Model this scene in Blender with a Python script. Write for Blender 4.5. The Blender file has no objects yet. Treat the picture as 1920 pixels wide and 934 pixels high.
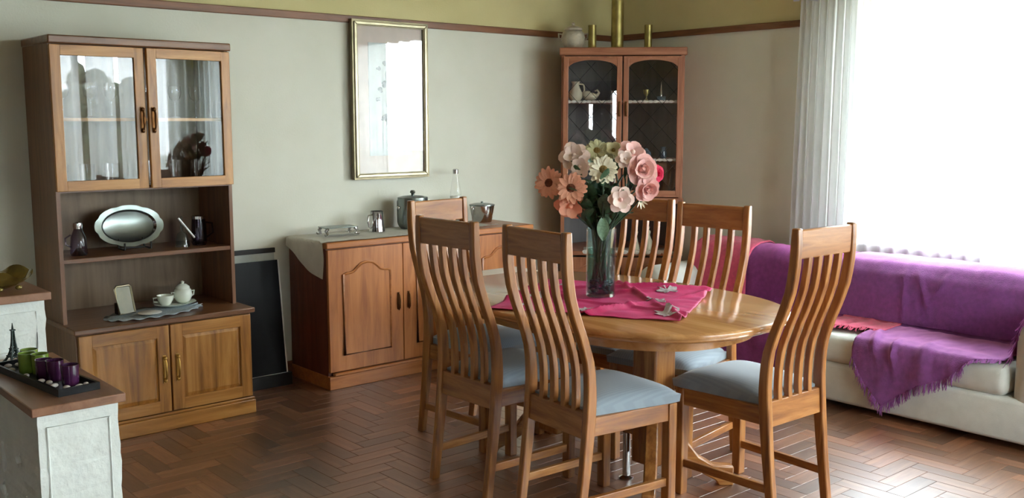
import bpy, math, random
from mathutils import Vector, Matrix, noise
R = math.radians
random.seed(7)
SC = bpy.context.scene
COL = SC.collection

# ------------------------------------------------------------------ camera
cam_d = bpy.data.cameras.new('camera')
cam_d.sensor_width = 36.0
cam_d.lens = 36.0 * 1870.0 / 1920.0
cam_d.clip_start = 0.05
cam = bpy.data.objects.new('camera', cam_d)
cam.location = (0, 0, 1.5)
cam.rotation_euler = (R(90 - 7.4), 0, R(49 - 90))
COL.objects.link(cam)
SC.camera = cam

# ------------------------------------------------------------------ light
world = bpy.data.worlds.new('overcast_sky')
SC.world = world
world.use_nodes = True
wb = world.node_tree.nodes['Background']
wb.inputs['Color'].default_value = (0.86, 0.955, 1.0, 1)
wb.inputs['Strength'].default_value = 40.0
SC.view_settings.view_transform = 'Standard'
SC.view_settings.look = 'None'
SC.view_settings.exposure = -0.28
SC.view_settings.gamma = 1.0
SC.view_settings.use_curve_mapping = False
cy = SC.cycles
cy.max_bounces = 10
cy.diffuse_bounces = 5
cy.glossy_bounces = 4
cy.transmission_bounces = 8
cy.transparent_max_bounces = 24
cy.sample_clamp_indirect = 40.0
cy.caustics_reflective = False
cy.caustics_refractive = False
cy.use_denoising = True

# room (metres): camera stands at the origin
XW, YW, XL, YF, ZC = 5.5, 5.2, -3.4, -1.5, 2.75
WIN1 = (1.05, 3.12, 0.79, 2.32)        # right wall: y0 y1 z0 z1
WIN2 = (2.55, 5.25, 0.35, 2.35)        # front wall behind the camera: x0 x1 z0 z1

WIN_ADDED = (-1.15, 0.55, 0.79, 2.32)       # right wall, unseen: added for floor light and the cabinet reflection

def portal(loc, rot, sx, sy):
    l = bpy.data.lights.new('window_portal', 'AREA')
    l.shape = 'RECTANGLE'; l.size = sx; l.size_y = sy
    l.cycles.is_portal = True
    o = bpy.data.objects.new('window_portal', l)
    o.location = loc; o.rotation_euler = rot
    COL.objects.link(o)
portal((XW + .26, (WIN1[0] + WIN1[1]) / 2, (WIN1[2] + WIN1[3]) / 2), (0, R(90), 0), WIN1[3] - WIN1[2], WIN1[1] - WIN1[0])
portal((XW + .26, (WIN_ADDED[0] + WIN_ADDED[1]) / 2, (WIN_ADDED[2] + WIN_ADDED[3]) / 2), (0, R(90), 0), WIN_ADDED[3] - WIN_ADDED[2], WIN_ADDED[1] - WIN_ADDED[0])
portal(((WIN2[0] + WIN2[1]) / 2, YF - .26, (WIN2[2] + WIN2[3]) / 2), (R(90), 0, 0), WIN2[1] - WIN2[0], WIN2[3] - WIN2[2])

# ------------------------------------------------------------------ materials
def lin(c):
    f = lambda v: v / 12.92 if v <= .04045 else ((v + .055) / 1.055) ** 2.4
    return tuple(f(x / 255.0) for x in c) + (1.0,)

class NT:
    def __init__(s, name):
        s.m = bpy.data.materials.new(name); s.m.use_nodes = True
        s.t = s.m.node_tree; s.t.nodes.clear()
        s.out = s.n('ShaderNodeOutputMaterial')
    def n(s, typ, **kw):
        nd = s.t.nodes.new(typ)
        for k, v in kw.items():
            if k.startswith('_'): setattr(nd, k[1:], v)
            else: nd.inputs[k.replace('__', ' ')].default_value = v
        return nd
    def l(s, a, b): s.t.links.new(a, b)
    def end(s, sock): s.l(sock, s.out.inputs['Surface']); return s.m

def ramp(N, fac, stops):
    r = N.n('ShaderNodeValToRGB')
    e = r.color_ramp.elements
    while len(e) < len(stops): e.new(.5)
    for i, (p, c) in enumerate(stops):
        e[i].position = p; e[i].color = lin(c)
    N.l(fac, r.inputs['Fac'])
    return r.outputs['Color']

def mat(name, c, rough=.5, metal=0., spec=.5, var=.06, scale=14, bump=0., bscale=60, sheen=0., coat=0., stint=(255, 255, 255)):
    N = NT(name)
    b = N.n('ShaderNodeBsdfPrincipled', Roughness=rough, Metallic=metal)
    b.inputs['Specular IOR Level'].default_value = spec
    b.inputs['Sheen Weight'].default_value = sheen; b.inputs['Sheen Tint'].default_value = lin(stint); b.inputs['Sheen Roughness'].default_value = .45
    b.inputs['Coat Weight'].default_value = coat
    tc = N.n('ShaderNodeTexCoord')
    nz = N.n('ShaderNodeTexNoise', Scale=scale, Detail=3.0)
    N.l(tc.outputs['Object'], nz.inputs['Vector'])
    lo = tuple(x * (1 - var) for x in c); hi = tuple(min(255, x * (1 + var)) for x in c)
    N.l(ramp(N, nz.outputs['Fac'], [(.3, lo), (.7, hi)]), b.inputs['Base Color'])
    if bump:
        n2 = N.n('ShaderNodeTexNoise', Scale=bscale, Detail=4.0)
        N.l(tc.outputs['Object'], n2.inputs['Vector'])
        bp = N.n('ShaderNodeBump', Strength=bump, Distance=.02)
        N.l(n2.outputs['Fac'], bp.inputs['Height']); N.l(bp.outputs['Normal'], b.inputs['Normal'])
    return N.end(b.outputs['BSDF'])

def wood(name, dark, mid, light, axis='z', rough=.35, scale=5., wave=0., coat=.15, spec=.5, objcol=None, coat_rough=.2, coat_ior=1.5):
    N = NT(name)
    b = N.n('ShaderNodeBsdfPrincipled', Roughness=rough)
    b.inputs['Specular IOR Level'].default_value = spec
    b.inputs['Coat Weight'].default_value = coat; b.inputs['Coat Roughness'].default_value = coat_rough; b.inputs['Coat IOR'].default_value = coat_ior
    tc = N.n('ShaderNodeTexCoord')
    mp = N.n('ShaderNodeMapping')
    s = {'x': (.09, 1, 1), 'y': (1, .09, 1), 'z': (1, 1, .09)}[axis]
    mp.inputs['Scale'].default_value = tuple(k * scale for k in s)
    N.l(tc.outputs['Object'], mp.inputs['Vector'])
    nz = N.n('ShaderNodeTexNoise', Scale=4.0, Detail=7.0, Distortion=.8, Roughness=.62)
    N.l(mp.outputs['Vector'], nz.inputs['Vector'])
    fac = nz.outputs['Fac']
    if wave:
        w = N.n('ShaderNodeTexWave', Scale=1.6, Distortion=5.0, Detail=2.5)
        w.inputs['Detail Scale'].default_value = .7
        N.l(mp.outputs['Vector'], w.inputs['Vector'])
        mx = N.n('ShaderNodeMix'); mx.inputs[0].default_value = wave
        N.l(fac, mx.inputs[2]); N.l(w.outputs['Fac'], mx.inputs[3])
        fac = mx.outputs[0]
    colr = ramp(N, fac, [(.28, dark), (.5, mid), (.75, light)])
    if objcol:
        if objcol == 'object':
            src = N.n('ShaderNodeObjectInfo').outputs['Color']
        else:
            src = N.n('ShaderNodeVertexColor', _layer_name='tone').outputs['Color']
        mm = N.n('ShaderNodeMix', _data_type='RGBA', _blend_type='MULTIPLY'); mm.inputs[0].default_value = 1
        N.l(colr, mm.inputs[6]); N.l(src, mm.inputs[7]); colr = mm.outputs[2]
    N.l(colr, b.inputs['Base Color'])
    bp = N.n('ShaderNodeBump', Strength=.06, Distance=.01)
    N.l(nz.outputs['Fac'], bp.inputs['Height']); N.l(bp.outputs['Normal'], b.inputs['Normal'])
    return N.end(b.outputs['BSDF'])

def glass(name, tint=(255, 255, 255), ior=1.5, refl=1.0, rough=0.):
    N = NT(name)
    t = N.n('ShaderNodeBsdfTransparent', Color=lin(tint))
    g = N.n('ShaderNodeBsdfGlossy', Roughness=rough)
    # thin-sheet reflectance, the same from both sides
    f0 = ((ior - 1) / (ior + 1)) ** 2
    ge = N.n('ShaderNodeNewGeometry'); dt = N.n('ShaderNodeVectorMath', _operation='DOT_PRODUCT')
    N.l(ge.outputs['Normal'], dt.inputs[0]); N.l(ge.outputs['Incoming'], dt.inputs[1])
    ab = N.n('ShaderNodeMath', _operation='ABSOLUTE'); N.l(dt.outputs['Value'], ab.inputs[0])
    om = N.n('ShaderNodeMath', _operation='SUBTRACT'); om.inputs[0].default_value = 1.0; N.l(ab.outputs[0], om.inputs[1])
    pw5 = N.n('ShaderNodeMath', _operation='POWER'); pw5.inputs[1].default_value = 5.0; N.l(om.outputs[0], pw5.inputs[0])
    k = N.n('ShaderNodeMath', _operation='MULTIPLY_ADD'); k.inputs[1].default_value = (1 - f0) * refl; k.inputs[2].default_value = f0 * refl
    k.use_clamp = True
    N.l(pw5.outputs[0], k.inputs[0])
    m = N.n('ShaderNodeMixShader')
    N.l(k.outputs[0], m.inputs[0]); N.l(t.outputs[0], m.inputs[1]); N.l(g.outputs[0], m.inputs[2])
    return N.end(m.outputs[0])

def sheer(name, c, through, transl=.7):
    N = NT(name)
    t = N.n('ShaderNodeBsdfTransparent')
    d = N.n('ShaderNodeBsdfDiffuse', Color=lin(c)); s = N.n('ShaderNodeBsdfTranslucent', Color=lin(c))
    m1 = N.n('ShaderNodeMixShader'); m1.inputs[0].default_value = transl
    N.l(d.outputs[0], m1.inputs[1]); N.l(s.outputs[0], m1.inputs[2])
    tc = N.n('ShaderNodeTexCoord')
    nz = N.n('ShaderNodeTexNoise', Scale=20.0); N.l(tc.outputs['Object'], nz.inputs['Vector'])
    mr = N.n('ShaderNodeMapRange'); mr.inputs['To Min'].default_value = max(0, through - .04); mr.inputs['To Max'].default_value = through + .04
    N.l(nz.outputs['Fac'], mr.inputs['Value'])
    m2 = N.n('ShaderNodeMixShader')
    N.l(mr.outputs[0], m2.inputs[0]); N.l(m1.outputs[0], m2.inputs[1]); N.l(t.outputs[0], m2.inputs[2])
    return N.end(m2.outputs[0])

def wall_paint(name):
    # pale grey-cream below the picture rail, yellow-cream above it
    N = NT(name)
    b = N.n('ShaderNodeBsdfPrincipled', Roughness=.75)
    b.inputs['Specular IOR Level'].default_value = .25
    g = N.n('ShaderNodeNewGeometry'); sp = N.n('ShaderNodeSeparateXYZ')
    N.l(g.outputs['Position'], sp.inputs[0])
    st = N.n('ShaderNodeMath', _operation='GREATER_THAN'); st.inputs[1].default_value = 2.09
    N.l(sp.outputs['Z'], st.inputs[0])
    nz = N.n('ShaderNodeTexNoise', Scale=3.0, Detail=4.0); N.l(g.outputs['Position'], nz.inputs['Vector'])
    lo = ramp(N, nz.outputs['Fac'], [(.3, (212, 212, 198)), (.7, (220, 220, 208))])
    hi = ramp(N, nz.outputs['Fac'], [(.3, (204, 194, 144)), (.7, (212, 202, 154))])
    mx = N.n('ShaderNodeMix', _data_type='RGBA')
    N.l(st.outputs[0], mx.inputs[0]); N.l(lo, mx.inputs[6]); N.l(hi, mx.inputs[7])
    N.l(mx.outputs[2], b.inputs['Base Color'])
    n2 = N.n('ShaderNodeTexNoise', Scale=90.0, Detail=3.0); N.l(g.outputs['Position'], n2.inputs['Vector'])
    bp = N.n('ShaderNodeBump', Strength=.08, Distance=.01)
    N.l(n2.outputs['Fac'], bp.inputs['Height']); N.l(bp.outputs['Normal'], b.inputs['Normal'])
    return N.end(b.outputs['BSDF'])

def stripe_fabric(name, c1, c2):
    N = NT(name)
    b = N.n('ShaderNodeBsdfPrincipled', Roughness=.8)
    b.inputs['Sheen Weight'].default_value = .3; b.inputs['Specular IOR Level'].default_value = .3
    tc = N.n('ShaderNodeTexCoord')
    w = N.n('ShaderNodeTexWave', Scale=26.0, Distortion=.3, _bands_direction='Y'); N.l(tc.outputs['Object'], w.inputs['Vector'])
    N.l(ramp(N, w.outputs['Fac'], [(.3, c1), (.7, c2)]), b.inputs['Base Color'])
    return N.end(b.outputs['BSDF'])

M = {}
M['wall'] = wall_paint('wall_paint')
M['dim_wall'] = wood('darkened_left_wall', (58, 38, 26), (76, 52, 36), (92, 64, 46), 'z', .5, 3)  # invented dark finish on the unseen wall, to cut light bounced from the left
M['ceiling'] = wood('darkened_ceiling', (164, 148, 118), (188, 174, 144), (202, 188, 160), 'x', .5, 3)  # wood invented for the unseen ceiling, toned down for less ambient bounce
M['rail'] = wood('rail_wood', (96, 58, 36), (122, 76, 48), (142, 92, 60), 'x', .4)
M['rail_y'] = wood('rail_wood_side', (96, 58, 36), (122, 76, 48), (142, 92, 60), 'y', .4)
M['subfloor'] = mat('subfloor', (40, 26, 18), .8)
fd, fm, fl = (98, 61, 40), (129, 85, 58), (158, 112, 80)
M['plank_x'] = wood('parquet_lengthwise', fd, fm, fl, 'x', .40, 9, objcol='object', coat=1., coat_rough=.34, coat_ior=1.7)
M['plank_stuff'] = wood('parquet_mixed', fd, fm, fl, 'x', .40, 9, objcol='attr', coat=1., coat_rough=.34, coat_ior=1.7)
M['oak_z'] = wood('golden_oak', (112, 68, 24), (172, 116, 52), (206, 152, 82), 'z', .38, 5, wave=.07)
M['oak_x'] = wood('golden_oak_across', (112, 68, 24), (172, 116, 52), (206, 152, 82), 'x', .38, 5, wave=.07)
M['carcass'] = wood('brown_oak_veneer', (86, 54, 32), (116, 76, 48), (140, 96, 64), 'z', .4, 6)
M['carcass_x'] = wood('brown_oak_veneer_across', (86, 54, 32), (116, 76, 48), (140, 96, 64), 'x', .32, 6)
M['backboard'] = wood('cabinet_backboard', (100, 78, 54), (122, 98, 72), (136, 112, 84), 'z', .5, 4)
M['teak'] = wood('reddish_teak', (140, 80, 38), (172, 106, 54), (192, 126, 70), 'z', .36, 6)
M['teak_x'] = wood('reddish_teak_across', (140, 80, 38), (172, 106, 54), (192, 126, 70), 'x', .36, 6)
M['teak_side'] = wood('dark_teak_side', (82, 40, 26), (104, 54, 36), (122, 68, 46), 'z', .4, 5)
M['rose'] = wood('rosy_oak', (132, 80, 54), (164, 106, 76), (186, 128, 96), 'z', .42, 7)
M['rose_x'] = wood('rosy_oak_across', (132, 80, 54), (164, 106, 76), (186, 128, 96), 'x', .42, 7)
M['chair'] = wood('honey_oak', (110, 63, 26), (158, 101, 49), (190, 137, 76), 'z', .36, 7, coat=.3)
M['chair_x'] = wood('honey_oak_lengthwise', (110, 63, 26), (158, 101, 49), (190, 137, 76), 'x', .36, 7, coat=.3)
M['chair_y'] = wood('honey_oak_across', (110, 63, 26), (158, 101, 49), (190, 137, 76), 'y', .36, 7, coat=.3)
M['table'] = wood('table_oak', (158, 106, 60), (188, 136, 84), (208, 158, 106), 'y', .16, 4, coat=.6)
M['seat'] = stripe_fabric('pale_blue_stripe', (136, 149, 160), (143, 156, 167))
M['brass'] = mat('brass', (190, 150, 80), .28, 1.0, var=.08)
M['oldbrass'] = mat('old_brass', (160, 146, 92), .42, 1.0, var=.12)
M['darkbrass'] = mat('dark_brass', (110, 74, 44), .4, 1.0, var=.1)
M['silver'] = mat('polished_silver', (200, 200, 200), .12, 1.0, var=.03)
M['satin'] = mat('satin_silver', (132, 140, 138), .30, 1.0, var=.03)
M['gilt'] = mat('champagne_gilt', (162, 154, 128), .36, .9, var=.08)
M['giltd'] = mat('champagne_gilt_dark', (120, 110, 86), .4, .8, var=.08)
M['glass'] = glass('clear_glass')
M['window_glass'] = glass('window_glass', ior=1.3)
M['vglass'] = glass('vase_glass', (236, 246, 244), 1.5, 1.3)
M['pglass'] = glass('smoky_violet_glass', (196, 188, 208), 1.5, 1.3)
M['aglass'] = mat('amber_glass', (124, 106, 52), .14, .4, .8, var=.2)
M['black'] = mat('black_gloss', (8, 8, 12), .3, 0, .18)
M['blackm'] = mat('black_matt', (22, 20, 20), .6)
M['white'] = mat('white_gloss', (236, 236, 232), .3, var=.02)
M['pale'] = mat('pale_board', (176, 182, 176), .7, var=.04)
M['china'] = mat('white_china', (226, 232, 220), .22, var=.02, coat=.4)
M['lace'] = mat('pale_blue_lace', (168, 180, 188), .85, var=.1, scale=120, bump=.4, bscale=200)
M['wlace'] = mat('white_lace', (214, 210, 204), .85, var=.06, scale=150, bump=.4, bscale=200)
M['linen'] = mat('grey_white_linen', (206, 204, 194), .9, var=.03, bump=.15, bscale=260)
M['photo'] = mat('faded_photo', (128, 124, 96), .35, var=.12, scale=10)
M['plaster'] = mat('white_rough_plaster', (226, 232, 228), .8, var=.02, bump=.35, bscale=22)
M['cap'] = wood('cap_board', (120, 84, 62), (146, 106, 82), (160, 120, 96), 'y', .3, 5)
M['cream'] = mat('cream_upholstery', (206, 194, 172), .9, var=.03, sheen=.2, bump=.12, bscale=200)
M['slip'] = mat('cream_slipcover', (194, 197, 192), .9, var=.03, sheen=.2, bump=.12, bscale=180)
M['purple'] = mat('violet_throw', (120, 64, 130), .9, var=.07, scale=40, sheen=1.0, stint=(250, 175, 235), bump=.25, bscale=240)
M['purple2'] = mat('plum_throw', (118, 48, 112), .9, var=.07, scale=40, sheen=.6, stint=(235, 140, 200), bump=.25, bscale=240)
M['rosecloth'] = mat('rose_throw', (196, 78, 108), .9, var=.06, scale=40, sheen=.15, bump=.25, bscale=240)
M['magenta'] = mat('magenta_cloth', (178, 20, 88), .6, var=.10, scale=9, sheen=.22, stint=(250, 120, 180), bump=.1, bscale=200)
M['applique'] = mat('silver_organza', (196, 190, 200), .45, .2, var=.1, scale=60)
M['sheer'] = sheer('sheer_curtain', (240, 242, 240), .42)
M['dense'] = sheer('dense_sheer_curtain', (228, 230, 230), .10, .6)
M['thin'] = sheer('thin_sheer_curtain', (240, 242, 240), .66)
M['lawn'] = mat('lawn', (146, 148, 134), .9, var=.15, scale=3)
M['hedge'] = mat('added_hedge_leaves', (40, 56, 38), .8, var=.35, scale=8)
M['veil'] = sheer('veil_curtain', (236, 240, 240), .30, .7)
M['drape'] = sheer('lined_curtain', (226, 228, 228), .06, .55)
M['valance'] = sheer('valance_cloth', (190, 194, 206), .05, .45)
M['peach'] = mat('peach_petal', (240, 176, 148), .7, var=.08, scale=30)
M['pink'] = mat('pink_petal', (242, 192, 188), .7, var=.08, scale=30)
M['palepink'] = mat('pale_pink_petal', (240, 218, 210), .7, var=.06, scale=30)
M['ivory'] = mat('ivory_petal', (238, 232, 208), .7, var=.05, scale=30)
M['hotpink'] = mat('deep_pink_petal', (214, 52, 96), .7, var=.08)
M['greenish'] = mat('green_cream_petal', (188, 186, 148), .7, var=.08)
M['fcentre'] = mat('brown_flower_centre', (112, 60, 40), .9, var=.2, scale=150, bump=.5, bscale=300)
M['ycentre'] = mat('olive_flower_centre', (136, 110, 56), .9, var=.2, scale=150, bump=.5, bscale=300)
M['stem'] = mat('dark_green_stem', (42, 66, 48), .55, var=.15)
M['leaf'] = mat('green_leaf', (58, 88, 62), .5, var=.15)
M['leafp'] = mat('pale_green_leaf', (104, 138, 112), .5, var=.12)
M['pebble'] = mat('blue_grey_glass_pebble', (86, 102, 116), .12, .1, .8, var=.3, scale=60)
M['wpebble'] = mat('white_pebble', (214, 208, 204), .4, var=.05)
M['greenwax'] = mat('green_candle_glass', (112, 136, 52), .2, var=.12, coat=.5)
M['purplewax'] = mat('purple_candle_glass', (64, 26, 62), .2, var=.12, coat=.5)
M['iron'] = mat('dark_green_iron', (22, 38, 34), .45, .4)
M['mount'] = mat('pinkish_mount', (206, 192, 182), .8, var=.03)
M['print'] = mat('pale_print', (196, 204, 202), .8, var=.03)
M['ink'] = mat('grey_ink', (112, 116, 118), .8, var=.2, scale=60)
M['cabin'] = wood('cabinet_interior', (104, 102, 104), (118, 116, 118), (128, 126, 128), 'z', .5, 4)
M['lead'] = mat('dark_lead_strip', (40, 40, 42), .5, .5)
M['porcelain'] = mat('ivory_porcelain', (206, 200, 178), .3, var=.04, coat=.3)
M['pot'] = mat('stone_grey_urn', (176, 168, 150), .7, var=.12, bump=.2)
M['terracotta'] = mat('brown_pot', (90, 62, 44), .7)
M['doorwood'] = wood('door_wood', (70, 44, 28), (92, 60, 40), (108, 74, 50), 'z', .4, 5)
M['soil'] = mat('soil', (36, 28, 22), .9)

# ------------------------------------------------------------------ mesh helpers
def link(o, parent=None):
    COL.objects.link(o)
    if parent is not None: o.parent = parent
    return o

def tag(o, label=None, cat=None, group=None, kind=None):
    if label: o['label'] = label
    if cat: o['category'] = cat
    if group: o['group'] = group
    if kind: o['kind'] = kind
    return o

def thing(name, label, cat, loc=(0, 0, 0), rz=0., group=None, kind=None):
    o = bpy.data.objects.new(name, None)
    o.empty_display_size = .05
    o.location = loc; o.rotation_euler = (0, 0, rz)
    link(o); tag(o, label, cat, group, kind)
    return o

class MB:
    def __init__(s): s.v = []; s.f = []
    def add(s, vs, fs):
        k = len(s.v); s.v += [tuple(p) for p in vs]; s.f += [tuple(i + k for i in q) for q in fs]; return s
    def box(s, x0, x1, y0, y1, z0, z1):
        return s.add([(x0, y0, z0), (x1, y0, z0), (x1, y1, z0), (x0, y1, z0), (x0, y0, z1), (x1, y0, z1), (x1, y1, z1), (x0, y1, z1)],
                     [(3, 2, 1, 0), (4, 5, 6, 7), (0, 1, 5, 4), (1, 2, 6, 5), (2, 3, 7, 6), (3, 0, 4, 7)])
    def prism(s, poly, a0, a1, axis='z'):
        n = len(poly)
        def P(p, a):
            return {'z': (p[0], p[1], a), 'y': (p[0], a, p[1]), 'x': (a, p[0], p[1])}[axis]
        vs = [P(p, a0) for p in poly] + [P(p, a1) for p in poly]
        fs = [tuple(range(n - 1, -1, -1)), tuple(range(n, 2 * n))]
        fs += [(i, (i + 1) % n, n + (i + 1) % n, n + i) for i in range(n)]
        return s.add(vs, fs)
    def ring(s, x0, x1, z0, z1, sx, sz, y0, y1):
        o4 = [(x0, z0), (x1, z0), (x1, z1), (x0, z1)]; i4 = [(x0 + sx, z0 + sz), (x1 - sx, z0 + sz), (x1 - sx, z1 - sz), (x0 + sx, z1 - sz)]
        vs = [(p[0], y, p[1]) for y in (y0, y1) for p in o4 + i4]
        fs = []
        for k in range(4):
            j = (k + 1) % 4
            fs += [(k, j, 4 + j, 4 + k), (8 + j, 8 + k, 12 + k, 12 + j), (j, k, 8 + k, 8 + j), (4 + k, 4 + j, 12 + j, 12 + k)]
        return s.add(vs, fs)
    def tube(s, pts, r, n=8, closed=False, flat=1.0):
        pts = [Vector(p) for p in pts]; m = len(pts); vs = []
        rr = r if isinstance(r, (list, tuple)) else [r] * m
        up = None
        for i, p in enumerate(pts):
            if closed: d = pts[(i + 1) % m] - pts[i - 1]
            else: d = pts[min(i + 1, m - 1)] - pts[max(i - 1, 0)]
            d.normalize()
            if up is None:
                up = Vector((0, 0, 1)) if abs(d.z) < .9 else Vector((1, 0, 0))
            a = d.cross(up)
            if a.length < 1e-6: a = d.orthogonal()
            a.normalize(); b = a.cross(d); b.normalize(); up = b
            for k in range(n):
                t = 2 * math.pi * k / n
                vs.append(p + a * (rr[i] * math.cos(t)) + b * (rr[i] * flat * math.sin(t)))
        fs = []
        for i in range(m if closed else m - 1):
            j = (i + 1) % m
            for k in range(n):
                fs.append((i * n + k, i * n + (k + 1) % n, j * n + (k + 1) % n, j * n + k))
        if not closed:
            fs += [tuple(range(n - 1, -1, -1)), tuple((m - 1) * n + k for k in range(n))]
        return s.add(vs, fs)
    def lathe(s, prof, n=24, c=(0, 0, 0), sx=1., sy=1., scallop=0, amp=0.):
        vs = []; fs = []; m = len(prof)
        for r, z in prof:
            for k in range(n):
                t = 2 * math.pi * k / n
                q = r * (1 + (amp * math.cos(scallop * t) if scallop else 0))
                vs.append((c[0] + q * sx * math.cos(t), c[1] + q * sy * math.sin(t), c[2] + z))
        for i in range(m - 1):
            for k in range(n):
                fs.append((i * n + k, i * n + (k + 1) % n, (i + 1) * n + (k + 1) % n, (i + 1) * n + k))
        fs += [tuple(range(n - 1, -1, -1)), tuple((m - 1) * n + k for k in range(n))]
        return s.add(vs, fs)
    def grid(s, fn, nu, nv, thick=0.):
        vs = [fn(i / nu, j / nv) for i in range(nu + 1) for j in range(nv + 1)]
        fs = [(i * (nv + 1) + j, (i + 1) * (nv + 1) + j, (i + 1) * (nv + 1) + j + 1, i * (nv + 1) + j + 1) for i in range(nu) for j in range(nv)]
        return s.add(vs, fs)
    def ball(s, c, rx, ry=None, rz=None, n=12, m=7):
        ry = ry or rx; rz = rz or rx
        prof = [(math.sin(math.pi * i / m), -math.cos(math.pi * i / m)) for i in range(m + 1)]
        prof[0] = (.02, -1); prof[-1] = (.02, 1)
        vs = []; fs = []
        for r, z in prof:
            for k in range(n):
                t = 2 * math.pi * k / n
                vs.append((c[0] + rx * r * math.cos(t), c[1] + ry * r * math.sin(t), c[2] + rz * z))
        for i in range(m):
            for k in range(n):
                fs.append((i * n + k, i * n + (k + 1) % n, (i + 1) * n + (k + 1) % n, (i + 1) * n + k))
        fs += [tuple(range(n - 1, -1, -1)), tuple(m * n + k for k in range(n))]
        return s.add(vs, fs)
    def shift(s, d):
        s.v = [(p[0] + d[0], p[1] + d[1], p[2] + d[2]) for p in s.v]; return s
    def build(s, name, m, parent=None, smooth=False, bevel=0., seg=2, solid=0., loc=None, rot=None, subd=0, org=None):
        if org is not None:          # coordinates are world ones: put the origin at org
            s.shift((-org[0], -org[1], -org[2])); loc = org
        me = bpy.data.meshes.new(name)
        me.from_pydata(s.v, [], s.f); me.update()
        if isinstance(m, str): m = M[m]
        me.materials.append(m)
        if smooth:
            for p in me.polygons: p.use_smooth = True
            me.set_sharp_from_angle(angle=R(48))
        o = bpy.data.objects.new(name, me); link(o, parent)
        if loc is not None: o.location = loc
        if rot is not None: o.rotation_euler = rot
        if solid:
            d = o.modifiers.new('thickness', 'SOLIDIFY'); d.thickness = solid; d.offset = 0
        if bevel:
            d = o.modifiers.new('edge', 'BEVEL'); d.width = bevel; d.segments = seg; d.limit_method = 'ANGLE'; d.angle_limit = R(50)
            for p in me.polygons: p.use_smooth = True
            d.harden_normals = False
            me.set_sharp_from_angle(angle=R(60)) if seg < 3 else None
        if subd:
            d = o.modifiers.new('round', 'SUBSURF'); d.levels = subd; d.render_levels = subd
        return o

def copy_tree(o, parent=None):
    c = o.copy(); COL.objects.link(c)
    if parent is not None: c.parent = parent
    for ch in o.children: copy_tree(ch, c)
    return c

def fbm(x, y, z=0., s=1.): return noise.noise(Vector((x * s, y * s, z * s)))

# ================================================================== THE SETTING
floor = MB().box(XL, XW, YF, YW, -.12, -.006).build('floor', 'subfloor'); tag(floor, kind='structure')
ceiling = MB().box(XL - .2, XW + .2, YF - .2, YW + .2, ZC, ZC + .15).build('ceiling', 'ceiling'); tag(ceiling, kind='structure')
o = MB().box(XL - .2, XW + .2, YW, YW + .2, -.12, ZC).build('wall_back', 'wall'); tag(o, kind='structure')
o = MB().box(XL - .2, XL, YF, YW, -.12, ZC).build('wall_left', 'dim_wall'); tag(o, kind='structure')
b = MB(); y0, y1, z0, z1 = WIN1
w0, w1 = WIN_ADDED[0], WIN_ADDED[1]
for (p, q) in ((YF, w0), (w1, y0), (y1, YW)): b.box(XW, XW + .2, p, q, -.12, ZC)
for (p, q) in ((w0, w1), (y0, y1)): b.box(XW, XW + .2, p, q, -.12, z0).box(XW, XW + .2, p, q, z1, ZC)
tag(b.build('wall_right', 'wall'), kind='structure')
b = MB(); DO = (-1.72, -.62, 0., 2.08)
xs = [XL - .2, DO[0], DO[1], WIN2[0], WIN2[1], XW + .2]
for i in (0, 2, 4): b.box(xs[i], xs[i + 1], YF - .2, YF, -.12, ZC)
b.box(DO[0], DO[1], YF - .2, YF, DO[3], ZC)
for w in (WIN2,):
    b.box(w[0], w[1], YF - .2, YF, -.12, w[2]).box(w[0], w[1], YF - .2, YF, w[3], ZC)
tag(b.build('wall_front', 'wall'), kind='structure')

tag(MB().box(XL, XW, YW - .022, YW, 2.07, 2.112).build('trim_1', 'rail', bevel=.004), kind='structure')
tag(MB().box(XW - .022, XW, WIN1[1] + .06, YW - .022, 2.07, 2.112).build('trim_2', 'rail_y', bevel=.004), kind='structure')
tag(MB().box(XW - .022, XW, WIN_ADDED[1] + .06, WIN1[0] - .06, 2.07, 2.112).build('trim_3', 'rail_y', bevel=.004), kind='structure')
tag(MB().box(XL, XW, YW - .018, YW, 0, .09).build('baseboard_back', 'rail', bevel=.004), kind='structure')
tag(MB().box(XW - .018, XW, YF, YW - .018, 0, .09).build('baseboard_right', 'rail_y', bevel=.004), kind='structure')

def window(name, horiz, a0, a1, z0, z1, wall, n):
    """timber window set in the wall: frame, mullions, panes and sill"""
    def B(m, p0, p1, q0, q1, d0, d1):
        return m.box(p0, p1, wall - d1, wall - d0, q0, q1) if horiz == 'x' else m.box(wall + d0, wall + d1, p0, p1, q0, q1)
    fr = MB()
    for k in (a0, a1 - .06): B(fr, k, k + .06, z0, z1, .06, .12)
    for k in (z0, z1 - .06): B(fr, a0, a1, k, k + .06, .06, .12)
    f = fr.build(name, 'white'); tag(f, kind='structure')
    step = (a1 - a0) / n
    for i in range(1, n): B(MB(), a0 + i * step - .025, a0 + i * step + .025, z0, z1, .06, .12).build('mullion', 'white', f)
    for i in range(n): B(MB(), a0 + i * step + .03, a0 + (i + 1) * step - .03, z0 + .06, z1 - .06, .088, .092).build('pane', 'window_glass', f)
    B(MB(), a0 - .05, a1 + .05, z0 - .03, z0, -.06, .06).build('sill', 'white', f)
    return f
window('window_1', 'y', WIN1[0], WIN1[1], WIN1[2], WIN1[3], XW, 1)
window('added_window', 'y', WIN_ADDED[0], WIN_ADDED[1], WIN_ADDED[2], WIN_ADDED[3], XW, 2)
window('window_2', 'x', WIN2[0], WIN2[1], WIN2[2], WIN2[3], YF, 3)
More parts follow.
